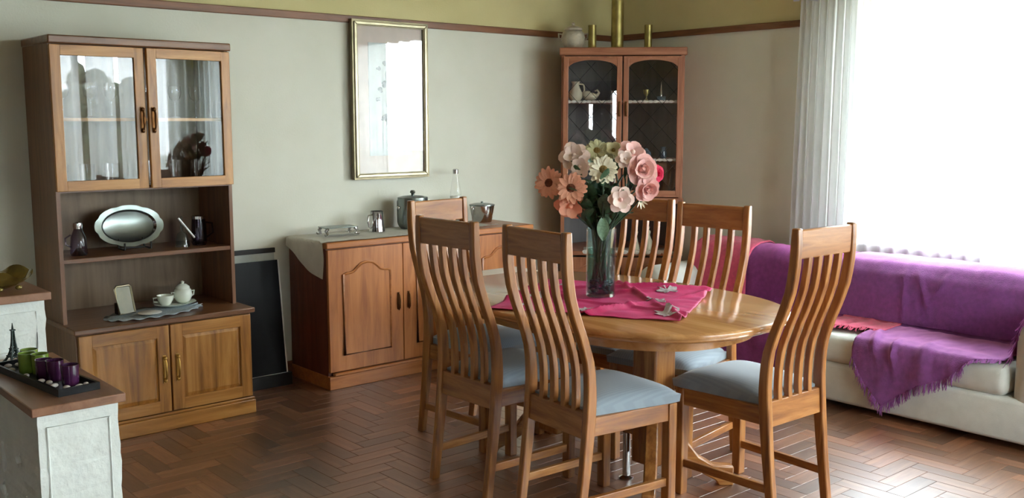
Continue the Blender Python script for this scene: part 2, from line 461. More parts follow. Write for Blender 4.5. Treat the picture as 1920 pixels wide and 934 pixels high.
# door behind the camera with two narrow glazed slots, seen only as reflections in the corner cabinet
b = MB(); sl = [(-1.475, -1.345, .3, 1.74), (-.975, -.845, .3, 1.93)]
xs = [DO[0], sl[0][0], sl[0][1], sl[1][0], sl[1][1], DO[1]]
for i in (0, 2, 4): b.box(xs[i], xs[i + 1], YF - .12, YF - .07, 0, DO[3])
for s4 in sl: b.box(s4[0], s4[1], YF - .12, YF - .07, 0, s4[2]).box(s4[0], s4[1], YF - .12, YF - .07, s4[3], DO[3])
dr = b.build('door_1', 'doorwood'); tag(dr, kind='structure')
for s4 in sl: MB().box(s4[0], s4[1], YF - .098, YF - .092, s4[2], s4[3]).build('pane', 'window_glass', dr)
MB().tube([(-.70, YF - .07, 1.02), (-.70, YF - .02, 1.02), (-.80, YF - .02, 1.02)], .010).build('door_handle', 'brass', dr, True)

# ------------------------------------------------------------------ curtains
def curtain(name, label, m, fixed, a0, a1, z0, z1, folds, amp, axis='y', flare=0., seed=0, cat='curtain'):
    rnd = random.Random(seed); ph = [rnd.uniform(-.9, .9) for _ in range(int(folds) + 3)]
    nu = max(24, int(folds * 8))
    def fn(u, v):
        a = a0 + (a1 - a0) * u
        w = folds * u; i = int(w); p = ph[i] * (1 - (w - i)) + ph[i + 1] * (w - i)
        d = amp * (.55 + .45 * (1 - v)) * math.sin(2 * math.pi * w + p * 1.6) + amp * .4 * fbm(u * folds * .7, v * 2, seed)
        a += flare * (1 - v) * (1 - u)
        z = z0 + (z1 - z0) * v
        return (fixed + d, a, z) if axis == 'y' else (a, fixed + d, z)
    b = MB().grid(fn, nu, 14)
    o = b.build(name, m, None, True)
    tag(o, label, cat)
    return o
curtain('side_curtain', 'gathered grey-white side curtain hanging at the left end of the bright window', 'drape', 5.36, 3.50, 3.09, .12, 2.24, 8, .024, seed=3, flare=.03)
curtain('sheer_curtain', 'thin white sheer curtain glowing in the window above the sofa', 'thin', 5.405, 3.14, 2.30, .12, 2.24, 10, .016, seed=5)
curtain('sheer_curtain', 'denser white sheer curtain at the right edge of the photo behind the sofa arm', 'dense', 5.36, 2.34, .95, .12, 2.24, 17, .024, seed=8)
def valance():
    b = MB()
    def fn(u, v):
        y = 3.53 - 2.65 * u
        d = (.022 + .012 * (1 - v)) * math.sin(2 * math.pi * 42 * u + 2.0 * fbm(u * 20, 3)) + .012 * fbm(u * 60, v * 3)
        return (5.315 + d, y, 2.205 + .16 * v + .01 * math.sin(80 * u))
    b.grid(fn, 300, 5)
    o = b.build('valance', 'valance', None, True)
    tag(o, 'ruffled lavender-grey valance running along the top of the window', 'valance')
    MB().tube([(5.36, 3.56, 2.375), (5.36, .85, 2.375)], .012).build('curtain_rod', 'white', o, True)
    for y in (3.52, .9): MB().box(5.34, XW, y - .01, y + .01, 2.365, 2.385).build('bracket', 'white', o)
valance()
rear = [(2.50, 3.06, 'at the far left'), (3.12, 3.42, 'second from the left'), (3.50, 3.78, 'third from the left'), (3.84, 4.02, 'narrowest, in the middle'),
        (4.16, 4.50, 'just right of the gap'), (4.56, 4.80, 'second from the right'), (4.88, 5.36, 'at the far right')]
for i, (a, c, w) in enumerate(rear):
    curtain('sheer_curtain', 'white sheer panel reflected in the display cabinet glass, %s' % w, 'veil', YF + .12, a, c, .12, 2.42, max(2, int((c - a) * 9)), .035, 'x', seed=11 + i)
for i, (a, c, w) in enumerate(((-1.30, -.55, 'nearer the rear corner'), (-.42, .20, 'in the middle'), (.30, .70, 'nearer the sofa'))):
    curtain('sheer_curtain', 'white sheer at the added right-wall window out of frame, %s' % w, 'veil', XW - .12, a, c, .12, 2.42, int((c - a) * 9), .035, 'y', seed=31 + i)
MB().tube([(2.4, YF + .12, 2.44), (5.45, YF + .12, 2.44)], .012).build('curtain_pole', 'white', None, True)
tag(bpy.data.objects['curtain_pole'], 'white pole carrying the sheer panels behind the camera', 'curtain pole')
# garden outside the rear window; unseen hedge added to darken its reflection
tag(MB().box(-40, 45, -45, 40, -.75, -.55).build('ground', 'lawn'), kind='structure')
b = MB(); rnd = random.Random(41)
for i in range(700):
    x = rnd.uniform(1.5, 7); z = rnd.uniform(-.4, 1) ; top = 2.0 + .35 * fbm(x * .9, 3) + .2 * fbm(x * 3, 8)
    z = -.5 + (top + .5) * rnd.random() ** .8; y = -6.0 + rnd.uniform(-.35, .35)
    b.ball((x, y, z), rnd.uniform(.10, .22), rnd.uniform(.10, .2), rnd.uniform(.10, .2), 6, 4)
h = MB().box(1.5, 7, -6.35, -5.75, -.55, 1.75).build('hedge', 'hedge'); tag(h, 'dark garden hedge outside, added to darken gaps between reflected curtains', 'hedge')
f = b.build('foliage', 'hedge', h); f['kind'] = 'stuff'

# ------------------------------------------------------------------ stepped half wall on the left
def plaster_box(x0, x1, y0, y1, z0, z1):
    b = MB()
    n = 26
    def wob(p, k): return .006 * fbm(p * 9, k) + .003 * fbm(p * 30, k + 5)
    cor = [(x0, y0), (x1, y0), (x1, y1), (x0, y1)]
    vs = []
    for i in range(n + 1):
        z = z0 + (z1 - z0) * i / n
        for k, (x, y) in enumerate(cor):
            vs.append((x + wob(z, k + 1), y + wob(z, k + 11), z))
    fs = [(3, 2, 1, 0), tuple(n * 4 + k for k in range(4))]
    for i in range(n):
        for k in range(4): fs.append((i * 4 + k, i * 4 + (k + 1) % 4, i * 4 + 4 + (k + 1) % 4, i * 4 + 4 + k))
    b.add(vs, fs); return b
dv = thing('wall_divider', None, None, (0, 0, 0), kind='structure')
plaster_box(.775, 1.0, 2.925, 3.60, 0, .674).build('low_section', 'plaster', dv)
plaster_box(.775, 1.0, 3.60, YW, 0, .888).build('tall_section', 'plaster', dv)
MB().box(.757, 1.018, 2.908, 3.60, .674, .7).build('cap', 'cap', dv, bevel=.003)
MB().box(.757, 1.018, 3.575, YW, .888, .915).build('cap', 'cap', dv, bevel=.003)
# shallow raised line of the front panels
for (yy, za, zb) in ((2.921, .05, .635), (3.596, .72, .852)):
    p = MB()
    xa, xb = .80, .972
    p.tube([(xa, yy + .0036, za), (xb, yy + .0036, za), (xb, yy + .0036, zb), (xa, yy + .0036, zb)], .0035, 6, True)
    p.build('panel_line', 'plaster', dv, True)
rnd = random.Random(4)
for i in range(16):   # trowelled ridges on the shaded side
    y = rnd.uniform(2.96, 3.5); z = rnd.uniform(.12, .58); h = rnd.uniform(.04, .11)
    pts = [(.772, y + .010 * math.sin(k * 1.3 + i), z + h * (k / 6 - .5)) for k in range(7)]
    MB().tube(pts, [.002, .006, .009, .010, .008, .005, .002], 6).build('plaster_ridge', 'plaster', dv, True)

# ================================================================== DISPLAY CABINET (left)
def pull(parent, x, y, z, h=.10, m='brass'):
    """drop handle: two roses, a curved bar"""
    b = MB()
    b.ball((x, y - .010, z + h / 2), .010, .012, .010).ball((x, y - .008, z - h / 2), .009, .010, .012)
    b.tube([(x, y - .012, z + h / 2), (x, y - .024, z + h * .3), (x, y - .026, z), (x, y - .024, z - h * .3), (x, y - .010, z - h / 2)], [.004, .005, .007, .005, .004], 8)
    b.box(x - .008, x + .008, y - .003, y, z - h * .62, z + h * .62)
    return b.build('handle', m, parent, True)

def framed_door(parent, x0, x1, z0, z1, y, th, st, mz, mx, pane=None, hx=None, hz=None, hh=.1, open_deg=0., hinge='l', hm='brass'):
    hxp = x0 if hinge == 'l' else x1
    b = MB().ring(x0, x1, z0, z1, st, st, y, y + th)
    d = b.shift((-hxp, -y - th, 0)).build('door', mz, parent, bevel=.003, loc=(hxp, y + th, 0), rot=(0, 0, R(open_deg)))
    for k in (z0, z1 - st):
        MB().box(x0 + st, x1 - st, y - .0008, y + .002, k, k + st).shift((-hxp, -y - th, 0)).build('rail', mx, d, bevel=.002)
    if pane:
        MB().box(x0 + st, x1 - st, y + th * .5, y + th * .5 + .003, z0 + st, z1 - st).shift((-hxp, -y - th, 0)).build('pane', pane, d)
    else:
        p = MB(); g = .018
        a0, a1, c0, c1 = x0 + st, x1 - st, z0 + st, z1 - st
        yo, yi = y + .010, y + .004
        p.add([(a0, yo, c0), (a1, yo, c0), (a1, yo, c1), (a0, yo, c1), (a0 + g, yi, c0 + g), (a1 - g, yi, c0 + g), (a1 - g, yi, c1 - g), (a0 + g, yi, c1 - g),
               (a0, y + th - .002, c0), (a1, y + th - .002, c0), (a1, y + th - .002, c1), (a0, y + th - .002, c1)],
              [(0, 1, 5, 4), (1, 2, 6, 5), (2, 3, 7, 6), (3, 0, 4, 7), (4, 5, 6, 7), (8, 11, 10, 9), (0, 8, 9, 1), (1, 9, 10, 2), (2, 10, 11, 3), (3, 11, 8, 0)])
        p.shift((-hxp, -y - th, 0)).build('panel', mz, d)
    if hx is not None:
        h = pull(d, hx - hxp, -th, hz, hh, hm)
    return d

dc = thing('display_cabinet', 'tall oak display cabinet with two glass doors above and two wooden doors below', 'cabinet', (1.42, 4.645, 0))
W = .86
MB().box(0, W, .02, .54, .06, .525).build('base', 'carcass', dc)
MB().box(-.006, W + .006, -.004, .54, 0, .072).build('plinth', 'oak_x', dc, bevel=.004)
MB().box(-.003, W + .003, .002, .5, .072, .086).build('moulding', 'oak_x', dc, bevel=.004)
MB().box(-.014, W + .012, -.014, .545, .526, .552).build('counter', 'carcass_x', dc, bevel=.005)
framed_door(dc, .008, .426, .092, .518, 0, .02, .058, 'oak_z', 'oak_x', None, .398, .305, .11)
framed_door(dc, .434, .852, .092, .518, 0, .02, .058, 'oak_z', 'oak_x', None, .462, .305, .11, hinge='r')
for x in (-.008, .832): MB().box(x, x + .018, .155, .54, .552, 1.84).build('side_panel', 'carcass', dc)
MB().box(.010, .832, .525, .54, .552, 1.84).build('back_panel', 'backboard', dc)
MB().box(.010, .832, .16, .525, .834, .855).build('shelf', 'carcass_x', dc, bevel=.002)
MB().box(.010, .832, .155, .525, 1.165, 1.185).build('shelf', 'carcass_x', dc)
MB().box(.010, .832, .19, .525, 1.492, 1.507).build('shelf', 'oak_x', dc)
MB().box(-.014, .856, .125, .54, 1.84, 1.878).build('cornice', 'carcass_x', dc, bevel=.006)
framed_door(dc, -.008, .415, 1.172, 1.836, .133, .02, .047, 'oak_z', 'oak_x', 'glass', .396, 1.498, .10, -.4, 'l', 'darkbrass')
framed_door(dc, .422, .850, 1.172, 1.836, .133, .02, .047, 'oak_z', 'oak_x', 'glass', .443, 1.498, .10, 2.4, 'r', 'darkbrass')

# glasses inside
def wine_glass(x, y, z, h, r, label):
    t = thing('wine_glass', label, 'glass', (x, y, z), group='glasses in the display cabinet')
    MB().lathe([(r * .9, 0), (r * .9, .003), (.006, .008), (.004, h * .5)], 16).build('foot', 'glass', t, True)
    MB().lathe([(.004, h * .5), (r * .8, h * .62), (r, h * .8), (r * .88, h), (r * .85, h), (r * .96, h * .8), (r * .76, h * .63), (.003, h * .52)], 16).build('bowl', 'glass', t, True)
def tumbler(x, y, z, h, r, label):
    t = MB().lathe([(r * .85, 0), (r, h), (r * .93, h), (r * .8, .012)], 16).build('tumbler', 'glass', None, True, loc=(x, y, z))
    tag(t, label, 'glass', 'glasses in the display cabinet')
for i, x in enumerate((1.53, 1.66, 1.76)): wine_glass(x, 5.02, 1.508, .17, .034, 'stemmed glass behind the left glass door, %s on the upper shelf' % ('leftmost', 'middle one', 'rightmost')[i])
for i, x in enumerate((1.50, 1.62, 1.74)): tumbler(x, 5.0, 1.186, .10, .036, 'short glass behind the left glass door, %s on the lower shelf' % ('leftmost', 'middle one', 'rightmost')[i])
for i, x in enumerate((1.93, 2.05, 2.16)): tumbler(x, 4.97, 1.186, .11, .035, 'short glass behind the right glass door, %s on the lower shelf' % ('leftmost', 'middle one', 'rightmost')[i])
for i, x in enumerate((1.95, 2.08, 2.19)): wine_glass(x, 5.02, 1.508, .16, .034, 'stemmed glass behind the right glass door, %s on the upper shelf' % ('leftmost', 'middle one', 'rightmost')[i])

# things on the open shelf
SZ = .8555
t = thing('glass_cruet', 'smoky glass cruet with silver stopper at the left end of the open shelf', 'cruet', (1.54, 4.93, SZ))
MB().lathe([(.036, 0), (.040, .01), (.038, .05), (.034, .09), (.022, .118), (.018, .13)], 20).build('body', 'pglass', t, True)
MB().lathe([(.020, .128), (.022, .14), (.020, .155), (.004, .160)], 16).build('stopper', 'silver', t, True)
MB().lathe([(.037, .002), (.030, .010), (.010, .035)], 16).build('silver_foot', 'silver', t, True)
MB().tube([(-.034, 0, .04), (-.058, 0, .055), (-.060, 0, .085), (-.034, 0, .10)], .004).build('handle', 'pglass', t, True)

def oval_tray():
    t = thing('oval_tray', 'oval silver serving tray with scalloped rim propped upright on the open shelf', 'tray', (1.82, 5.0, SZ + .012))
    tilt = Matrix.Rotation(R(76), 4, 'X')
    a, bb = .172, .105
    def ring(s, h, wav=0.):
        out = []
        for k in range(96):
            th = 2 * math.pi * k / 96
            q = s * (1 + wav * (abs(math.sin(th * 4 + .3)) ** 10))
            out.append(Vector((a * q * math.cos(th), bb * q * math.sin(th), h)))
        return out
    rings = [ring(1.0, .0, -.035), ring(1.0, .006, -.035), ring(.90, .004), ring(.80, .002), ring(.74, -.010), ring(.72, -.012)]
    def make(name, rs, m, cap):
        b = MB(); vs = [tilt @ (p + Vector((0, bb, 0))) for r in rs for p in r]; n = 96; fs = []
        for i in range(len(rs) - 1):
            for k in range(n): fs.append((i * n + k, i * n + (k + 1) % n, (i + 1) * n + (k + 1) % n, (i + 1) * n + k))
        if cap: fs.append(tuple((len(rs) - 1) * n + k for k in range(n)))
        b.add(vs, fs); return b.build(name, m, t, True)
    make('rim', rings[:4], 'satin', False)
    make('well', rings[4:], 'satin', True); make('bevel_ring', rings[3:5], 'silver', False)
    make('back', [ring(1.0, .0, -.035), ring(.74, -.016)], 'satin', True)
oval_tray()
t = thing('plate_easel', 'black wire easel holding up the oval silver tray', 'stand', (1.82, 4.955, SZ))
for x in (-.065, .065):
    MB().tube([(x, -.035, .040), (x, -.035, .008), (x, -.01, .006), (x, .05, .006), (x * .8, .105, .12)], .005).build('leg', 'blackm', t, True)
MB().tube([(-.065, .05, .006), (.065, .05, .006)], .004).build('cross_wire', 'blackm', t, True)

t = thing('glass_bell', 'small clear glass hand bell on the open shelf right of the tray', 'bell', (2.05, 4.93, SZ))
MB().lathe([(.037, 0), (.036, .006), (.030, .045), (.022, .068), (.006, .078), (.005, .086)], 20).build('cup', 'vglass', t, True)
MB().lathe([(.006, .085), (.009, .10), (.005, .12), (.007, .14), (.003, .156)], 12).build('handle', 'vglass', t, True)
o = MB().tube([(2.022, 4.90, 1.005), (2.105, 4.905, .900)], .005, 8).build('white_stick', 'white', None, True, org=(2.105, 4.905, .9))
tag(o, 'slim white stick leaning across the glass bell on the open shelf', 'stick')
t = thing('glass_tankard', 'smoky glass tankard with metal rim at the right end of the open shelf', 'tankard', (2.145, 4.94, SZ))
MB().lathe([(.034, 0), (.040, .015), (.038, .10), (.034, .138), (.031, .138), (.034, .10), (.035, .02)], 20).build('body', 'pglass', t, True)
MB().lathe([(.035, .136), (.036, .15), (.030, .153), (.010, .155)], 20).build('rim', 'silver', t, True)
MB().lathe([(.033, .001), (.026, .012), (.008, .03)], 16).build('silver_foot', 'silver', t, True)
MB().tube([(.037, 0, .115), (.068, -.01, .11), (.072, -.01, .06), (.038, 0, .035)], .005).build('handle', 'pglass', t, True)

# things on the counter
CZ = .5525
def doily():
    b = MB()
    n = 120; vs = [(0, 0, .002)]
    for rr in (.55, .8, 1.0):
        for k in range(n):
            t = 2 * math.pi * k / n
            q = rr * (1 + (.06 * abs(math.sin(t * 9)) if rr == 1.0 else 0))
            z = .003 + (.004 * math.sin(t * 18) + .003 if rr == 1.0 else 0)
            vs.append((.255 * q * math.cos(t), .125 * q * math.sin(t), z))
    fs = [(0, 1 + k, 1 + (k + 1) % n) for k in range(n)]
    for i in range(2):
        for k in range(n): fs.append((1 + i * n + k, 1 + (i + 1) * n + k, 1 + (i + 1) * n + (k + 1) % n, 1 + i * n + (k + 1) % n))
    o = b.add(vs, fs).build('lace_doily', 'lace', None, True, solid=.002, loc=(1.85, 4.82, CZ), rot=(0, 0, R(14)))
    tag(o, 'scalloped pale lace doily spread on the display cabinet counter', 'doily')
doily()
PZ = CZ + .006
t = thing('photo_frame', 'small gilt photo frame leaning back on the lace doily', 'photo frame', (1.72, 4.83, PZ), R(14))
def tl(b): # tilt back
    c, s = math.cos(R(14)), math.sin(R(14))
    b.v = [(x, y * c + z * s, z * c - y * s) for x, y, z in b.v]; return b
w2, hh = .043, .142
tl(MB().tube([(-w2, 0, .006), (w2, 0, .006), (w2, 0, hh - .01), (w2 - .01, 0, hh), (-w2 + .01, 0, hh), (-w2, 0, hh - .01)], .006, 8, True)).build('frame', 'gilt', t, True)
tl(MB().box(-w2, w2, -.001, .004, .006, hh - .002)).build('photo', 'photo', t)
MB().box(-.03, -.01, .035, .06, 0, .055).build('easel_back', 'blackm', t)
t = thing('saucer', 'small shallow dish in front of the gilt photo frame', 'dish', (1.80, 4.755, PZ))
MB().lathe([(.02, 0), (.03, .002), (.055, .010), (.054, .012), (.03, .005), (.004, .004)], 24).build('dish', 'china', t, True)
MB().lathe([(.055, .0098), (.0565, .0112), (.055, .0125)], 24).build('gilt_rim', 'white', t, True)
o = MB().lathe([(.05, 0), (.06, .004), (.11, .018), (.112, .020), (.06, .009), (.004, .007)], 48, (0, 0, 0), 1, .8, 8, .03).build('china_plate', 'china', None, True, loc=(1.985, 4.90, PZ), rot=(0, 0, R(14)))
tag(o, 'white scalloped china plate under the cup and sugar pot', 'plate')
t = thing('china_cup', 'small white china cup on the plate, left of the sugar pot', 'cup', (1.935, 4.895, PZ + .0095))
MB().lathe([(.018, 0), (.024, .006), (.038, .03), (.042, .052), (.040, .052), (.036, .03), (.004, .008)], 28).build('body', 'china', t, True)
MB().tube([(-.036, .01, .042), (-.056, .016, .04), (-.054, .016, .022), (-.034, .01, .02)], .004).build('handle', 'china', t, True)
t = thing('sugar_pot', 'rounded white china sugar pot with a knobbed lid on the plate', 'sugar pot', (2.035, 4.915, PZ + .0095))
MB().lathe([(.022, 0), (.036, .012), (.047, .04), (.042, .066), (.032, .076)], 28).build('body', 'china', t, True)
MB().lathe([(.036, .075), (.034, .084), (.018, .096), (.006, .099), (.010, .107), (.003, .113)], 28).build('lid', 'china', t, True)
for s in (-1, 1): MB().tube([(s * .042, 0, .055), (s * .060, 0, .058), (s * .056, 0, .036), (s * .044, 0, .030)], .004).build('handle', 'china', t, True)

# ================================================================== LEANING BOARDS
t = thing('framed_board', 'pale board with black frame leaning on the wall behind the black panel', 'board', (2.33, 5.115, 0))
def lean(b, deg):
    c, s = math.cos(R(deg)), math.sin(R(deg))
    b.v = [(x, y * c + z * s, z * c - y * s) for x, y, z in b.v]; return b
lean(MB().box(0, .355, 0, .014, .01, .76), 4).build('board', 'pale', t)
lean(MB().box(-.005, .36, -.006, .018, .748, .775), 4).build('frame_rail', 'blackm', t)
lean(MB().box(-.005, .36, -.006, .018, 0, .02), 4).build('frame_rail', 'blackm', t)
lean(MB().box(.352, .362, -.004, .016, .02, .70), 4).build('frame_stile', 'blackm', t)
t = thing('black_panel', 'glossy black panel with thin white edging leaning between cabinet and sideboard', 'panel', (2.31, 5.03, .0))
MB().box(-.01, .39, -.01, .06, 0, .07).build('foot_block', 'blackm', t)
p = lambda b: lean(b, 6.5)
p(MB().box(0, .365, 0, .018, .072, .715)).build('sheet', 'black', t)
p(MB().box(.365, .373, -.002, .02, .072, .715)).build('white_edge', 'white', t)
p(MB().box(0, .373, -.002, .02, .066, .072)).build('white_edge', 'white', t)

# ================================================================== SIDEBOARD
sb = thing('sideboard', 'long reddish wooden sideboard with arched door panels under the picture', 'sideboard', (2.785, 4.75, 0))
SW = 1.51
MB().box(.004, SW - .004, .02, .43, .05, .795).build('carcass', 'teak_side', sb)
MB().box(0, SW, -.004, .43, 0, .075).build('plinth', 'teak_x', sb, bevel=.003)
MB().box(.03, SW - .03, -.012, .02, .075, .092).build('moulding', 'teak_x', sb, bevel=.005)
MB().box(-.008, SW + .008, -.014, .435, .795, .83).build('top', 'teak_x', sb, bevel=.006)
def arch_outline(x0, x1, z0, z1, sh):
    w = x1 - x0; pts = [(x0, z0), (x1, z0)]
    prof = [(1, 0), (.97, .02), (.93, .10), (.86, .10), (.78, .22), (.70, .60), (.62, .9), (.5, 1.0), (.38, .9), (.30, .60), (.22, .22), (.14, .10), (.07, .10), (.03, .02), (0, 0)]
    for u, v in prof: pts.append((x0 + w * u, z1 - sh + sh * v))
    return pts
for i in range(3):
    x0 = .006 + i * .500
    hl = 'l' if i != 2 else 'r'
    d = MB().box(x0, x0 + .496, 0, .02, .098, .788).build('door', 'teak', sb, bevel=.003)
    ol = arch_outline(x0 + .095, x0 + .405, .19, .705, .06)
    MB().prism(ol, -.006, .004, 'y').build('panel', 'teak', d, bevel=.003)
    MB().tube([(q[0], -.004, q[1]) for q in ol], .008, 6, True).build('panel_moulding', 'teak_x', d, True)
    hx = x0 + (.462 if i != 1 else .034)
    b = MB(); z = .455
    b.box(hx - .007, hx + .007, -.003, 0, z - .05, z + .05)
    b.tube([(hx, -.004, z + .045), (hx, -.014, z + .03), (hx, -.018, z), (hx, -.014, z - .04), (hx, -.006, z - .055)], [.003, .005, .006, .006, .003], 8)
    b.build('handle', 'darkbrass', d, True)

def runner():
    rnd = random.Random(2)
    def drop(v): return .20 - .13 * v + .02 * math.sin(v * 5)
    def fn(u, v):
        y = 4.757 + .405 * v + .015 * math.sin(9 * u + 2)* (1 - v) * (u > .3)
        if u > .55: y = 4.757 + .405 * v + (1 - v) * .11 * (u - .55) / .45
        L = 1.28; hang = drop(v); s = u * (L + hang)
        if s < hang:
            k = hang - s
            return (2.768 - .006 - .012 * fbm(v * 4, k * 6, 2) - .03 * k, y - .16 * k * (1 - v) * .4, .832 - k)
        return (2.772 + (s - hang), y, .8335 + .0012 * fbm(u * 14, v * 5))
    o = MB().grid(fn, 90, 20).build('table_runner', 'linen', None, True, org=(3.3, 4.95, .8335))
    tag(o, 'grey-white linen runner on the sideboard with a corner hanging over its left end', 'table runner')
    def edge(k): return None
    b = MB()
    for i in range(26):
        x = 3.20 + i * .036
        yy = 4.757 + (max(0, (x - 2.785) / 1.28 - .55) / .45) * .11 - .004
        b.ball((x, yy, .8342), .016, .009, .0016, 8, 4)
    b.build('lace_edge', 'wlace', o, True).location = (-3.3, -4.95, -.8335)
runner()
TZ = .8365
t = thing('serving_stand', 'low silver serving stand with curled feet at the left end of the sideboard', 'stand', (3.01, 5.0, TZ), R(-8))
MB().box(-.10, .10, -.06, .06, .044, .050).build('tray', 'satin', t, bevel=.002)
for sx in (-.085, .085):
    for sy in (-.05, .05):
        MB().tube([(sx, sy, .044), (sx * 1.12, sy * 1.05, .030), (sx * 1.02, sy * 1.02, .010), (sx * 1.2, sy * 1.2, .006), (sx * 1.28, sy * 1.25, .014)], [.012, .010, .008, .006, .004]).build('foot', 'silver', t, True)
t = thing('silver_mug', 'polished silver mug with handle on the sideboard runner', 'mug', (3.29, 5.02, TZ), R(10))
MB().lathe([(.048, 0), (.047, .006), (.041, .06), (.038, .116), (.040, .120), (.036, .120), (.038, .06), (.040, .01)], 28).build('body', 'silver', t, True)
MB().tube([(-.038, 0, .10), (-.066, 0, .098), (-.072, 0, .06), (-.062, 0, .028), (-.042, 0, .024)], .005).build('handle', 'silver', t, True)
t = thing('ice_bucket', 'large satin silver lidded canister with side knobs on the sideboard', 'canister', (3.555, 5.02, TZ))
MB().lathe([(.078, 0), (.092, .02), (.098, .04), (.098, .165), (.092, .180)], 32).build('body', 'satin', t, True)
MB().lathe([(.094, .180), (.092, .190), (.06, .198), (.01, .200), (.010, .212), (.018, .220), (.012, .232), (.003, .234)], 32).build('lid', 'satin', t, True)
for s in (-1, 1):
    k = MB().ball((s * .106, 0, .13), .011).build('side_knob', 'silver', t, True)
t = thing('glass_bottle', 'slim clear glass bottle standing behind the far chair on the sideboard', 'bottle', (3.935, 5.08, TZ))
MB().lathe([(.034, 0), (.036, .01), (.036, .19), (.030, .23), (.018, .30), (.016, .325)], 20).build('body', 'glass', t, True)
MB().lathe([(.018, .318), (.019, .345), (.012, .350)], 16).build('cap', 'silver', t, True)
MB().lathe([(.0365, .08), (.0365, .175)], 20).build('label_band', 'white', t, True)
t = thing('silver_tub', 'small flared silver ice tub with lid at the right of the sideboard', 'ice tub', (4.105, 5.02, TZ))
MB().lathe([(.058, 0), (.062, .004), (.076, .075), (.082, .110)], 32).build('body', 'silver', t, True)
MB().lathe([(.084, .108), (.082, .116), (.05, .122), (.008, .124), (.008, .132), (.003, .135)], 32).build('lid', 'satin', t, True)
MB().tube([(-.082, 0, .108), (-.090, 0, .098), (-.082, 0, .085)], .004).build('ear', 'silver', t, True)
MB().tube([(.082, 0, .108), (.090, 0, .098), (.082, 0, .085)], .004).build('ear', 'silver', t, True)

# ================================================================== PICTURE
pc = thing('framed_picture', 'tall framed botanical print behind glass hung over the sideboard', 'picture', (3.5, 5.176, 1.615))
pw, ph = .277, .476
def ringframe(w, h, t, y0, y1):
    b = MB()
    o4 = [(-w, -h), (w, -h), (w, h), (-w, h)]; i4 = [(-w + t, -h + t), (w - t, -h + t), (w - t, h - t), (-w + t, h - t)]
    for k in range(4):
        p, q, r, s = o4[k], o4[(k + 1) % 4], i4[(k + 1) % 4], i4[k]
        b.prism([p, q, r, s], y0, y1, 'y')
    return b
ringframe(pw, ph, .022, -.028, 0).build('outer_frame', 'giltd', pc)
ringframe(pw - .012, ph - .012, .020, -.036, -.004).build('inner_frame', 'gilt', pc, bevel=.004)
ringframe(pw - .03, ph - .03, .006, -.030, -.004).build('fillet', 'giltd', pc)
MB().box(-pw + .02, pw - .02, -.010, -.006, -ph + .02, ph - .02).build('mount', 'mount', pc)
ringframe(.168, .352, .012, -.013, -.009).build('mount_line', 'giltd', pc) if False else None
pr = MB().box(-.155, .155, -.0125, -.010, -.335, .345).build('print', 'print', pc)
b = MB(); rnd = random.Random(9)
b.tube([(-.03, -.0135, -.15), (-.02, -.0135, .05), (-.035, -.0135, .16), (.0, -.0135, .25)], .0022, 6)
for (x, z, r0) in ((-.085, .19, .020), (-.03, .23, .030), (.01, .27, .026), (-.04, .10, .028), (-.075, .06, .024), (-.09, .01, .020), (-.01, -.03, .024), (-.02, -.10, .034), (-.055, -.11, .020), (0, .16, .022)):
    for k in range(4):
        a = rnd.uniform(0, 6.28); 
        b.ball((x + .4 * r0 * math.cos(a), -.0128, z + .4 * r0 * math.sin(a)), r0 * .5, .0012, r0 * rnd.uniform(.25, .6), 8, 4)
b.build('drawing', 'ink', pr)
MB().box(-pw + .03, pw - .03, -.022, -.020, -ph + .03, ph - .03).build('pane', 'glass', pc)

# ================================================================== CREAM OTTOMAN
ot = thing('ottoman', 'boxy cream upholstered pouffe standing in front of the sideboard', 'pouffe', (3.80, 4.42, 0))
MB().box(-.215, .215, -.17, .17, .035, .50).build('body', 'cream', ot, bevel=.02, seg=3)
MB().box(-.22, .22, -.175, .175, .505, .605).build('cushion', 'cream', ot, bevel=.03, seg=4)
for sx in (-.17, .17):
    for sy in (-.13, .13): MB().lathe([(.018, 0), (.024, .04)], 12, (sx, sy, 0)).build('foot', 'carcass', ot, True)

# ================================================================== CORNER CABINET
cc = thing('corner_cabinet', 'rosy oak corner cabinet with arched leaded glass doors', 'cabinet', (4.997, 4.619, 0), R(-45))
PL = [(-.41, 0), (.41, 0), (.41, .275), (-.055, .735), (-.41, .385)]
def inset(f): 
    c = (-.03, .2); return [(c[0] + (p[0] - c[0]) * f, c[1] + (p[1] - c[1]) * f if p[1] < .2 or f < 1 else p[1]) for p in PL]
def wallpanel(p, q, th, z0, z1):
    d = Vector((q[0] - p[0], q[1] - p[1])); n = Vector((-d.y, d.x)).normalized() * th
    return MB().prism([p, q, (q[0] + n.x, q[1] + n.y), (p[0] + n.x, p[1] + n.y)], z0, z1)
MB().prism(inset(1.035), 1.925, 1.978).build('cornice', 'rose_x', cc, bevel=.006)
wallpanel(PL[1], PL[2], .016, 0, 1.925).build('side_panel', 'rose', cc)
wallpanel(PL[4], PL[0], .016, 0, 1.925).build('side_panel', 'rose', cc)
wallpanel(PL[2], PL[3], .010, .60, 1.925).build('back_panel', 'cabin', cc)
wallpanel(PL[3], PL[4], .010, .60, 1.925).build('back_panel', 'cabin', cc)
MB().prism(inset(1.02), .932, .972).build('ledge', 'rose_x', cc, bevel=.005)
MB().prism(inset(1.02), .575, .605).build('counter', 'rose_x', cc, bevel=.005)
MB().prism(inset(1.01), 0, .08).build('plinth', 'rose_x', cc)
for x in (-.41, .385): MB().box(x, x + .025, -.004, .02, .08, 1.925).build('stile', 'rose', cc)
for z in (1.625, 1.235):
    s = MB().prism(inset(.93), z - .014, z).build('shelf', 'rose_x', cc)
    b = MB()
    for i in range(22):
        x = -.36 + i * .72 / 21
        b.ball((x, .014, z - .006), .020, .003, .010, 8, 4)
    b.build('lace_edge', 'wlace', s, True)
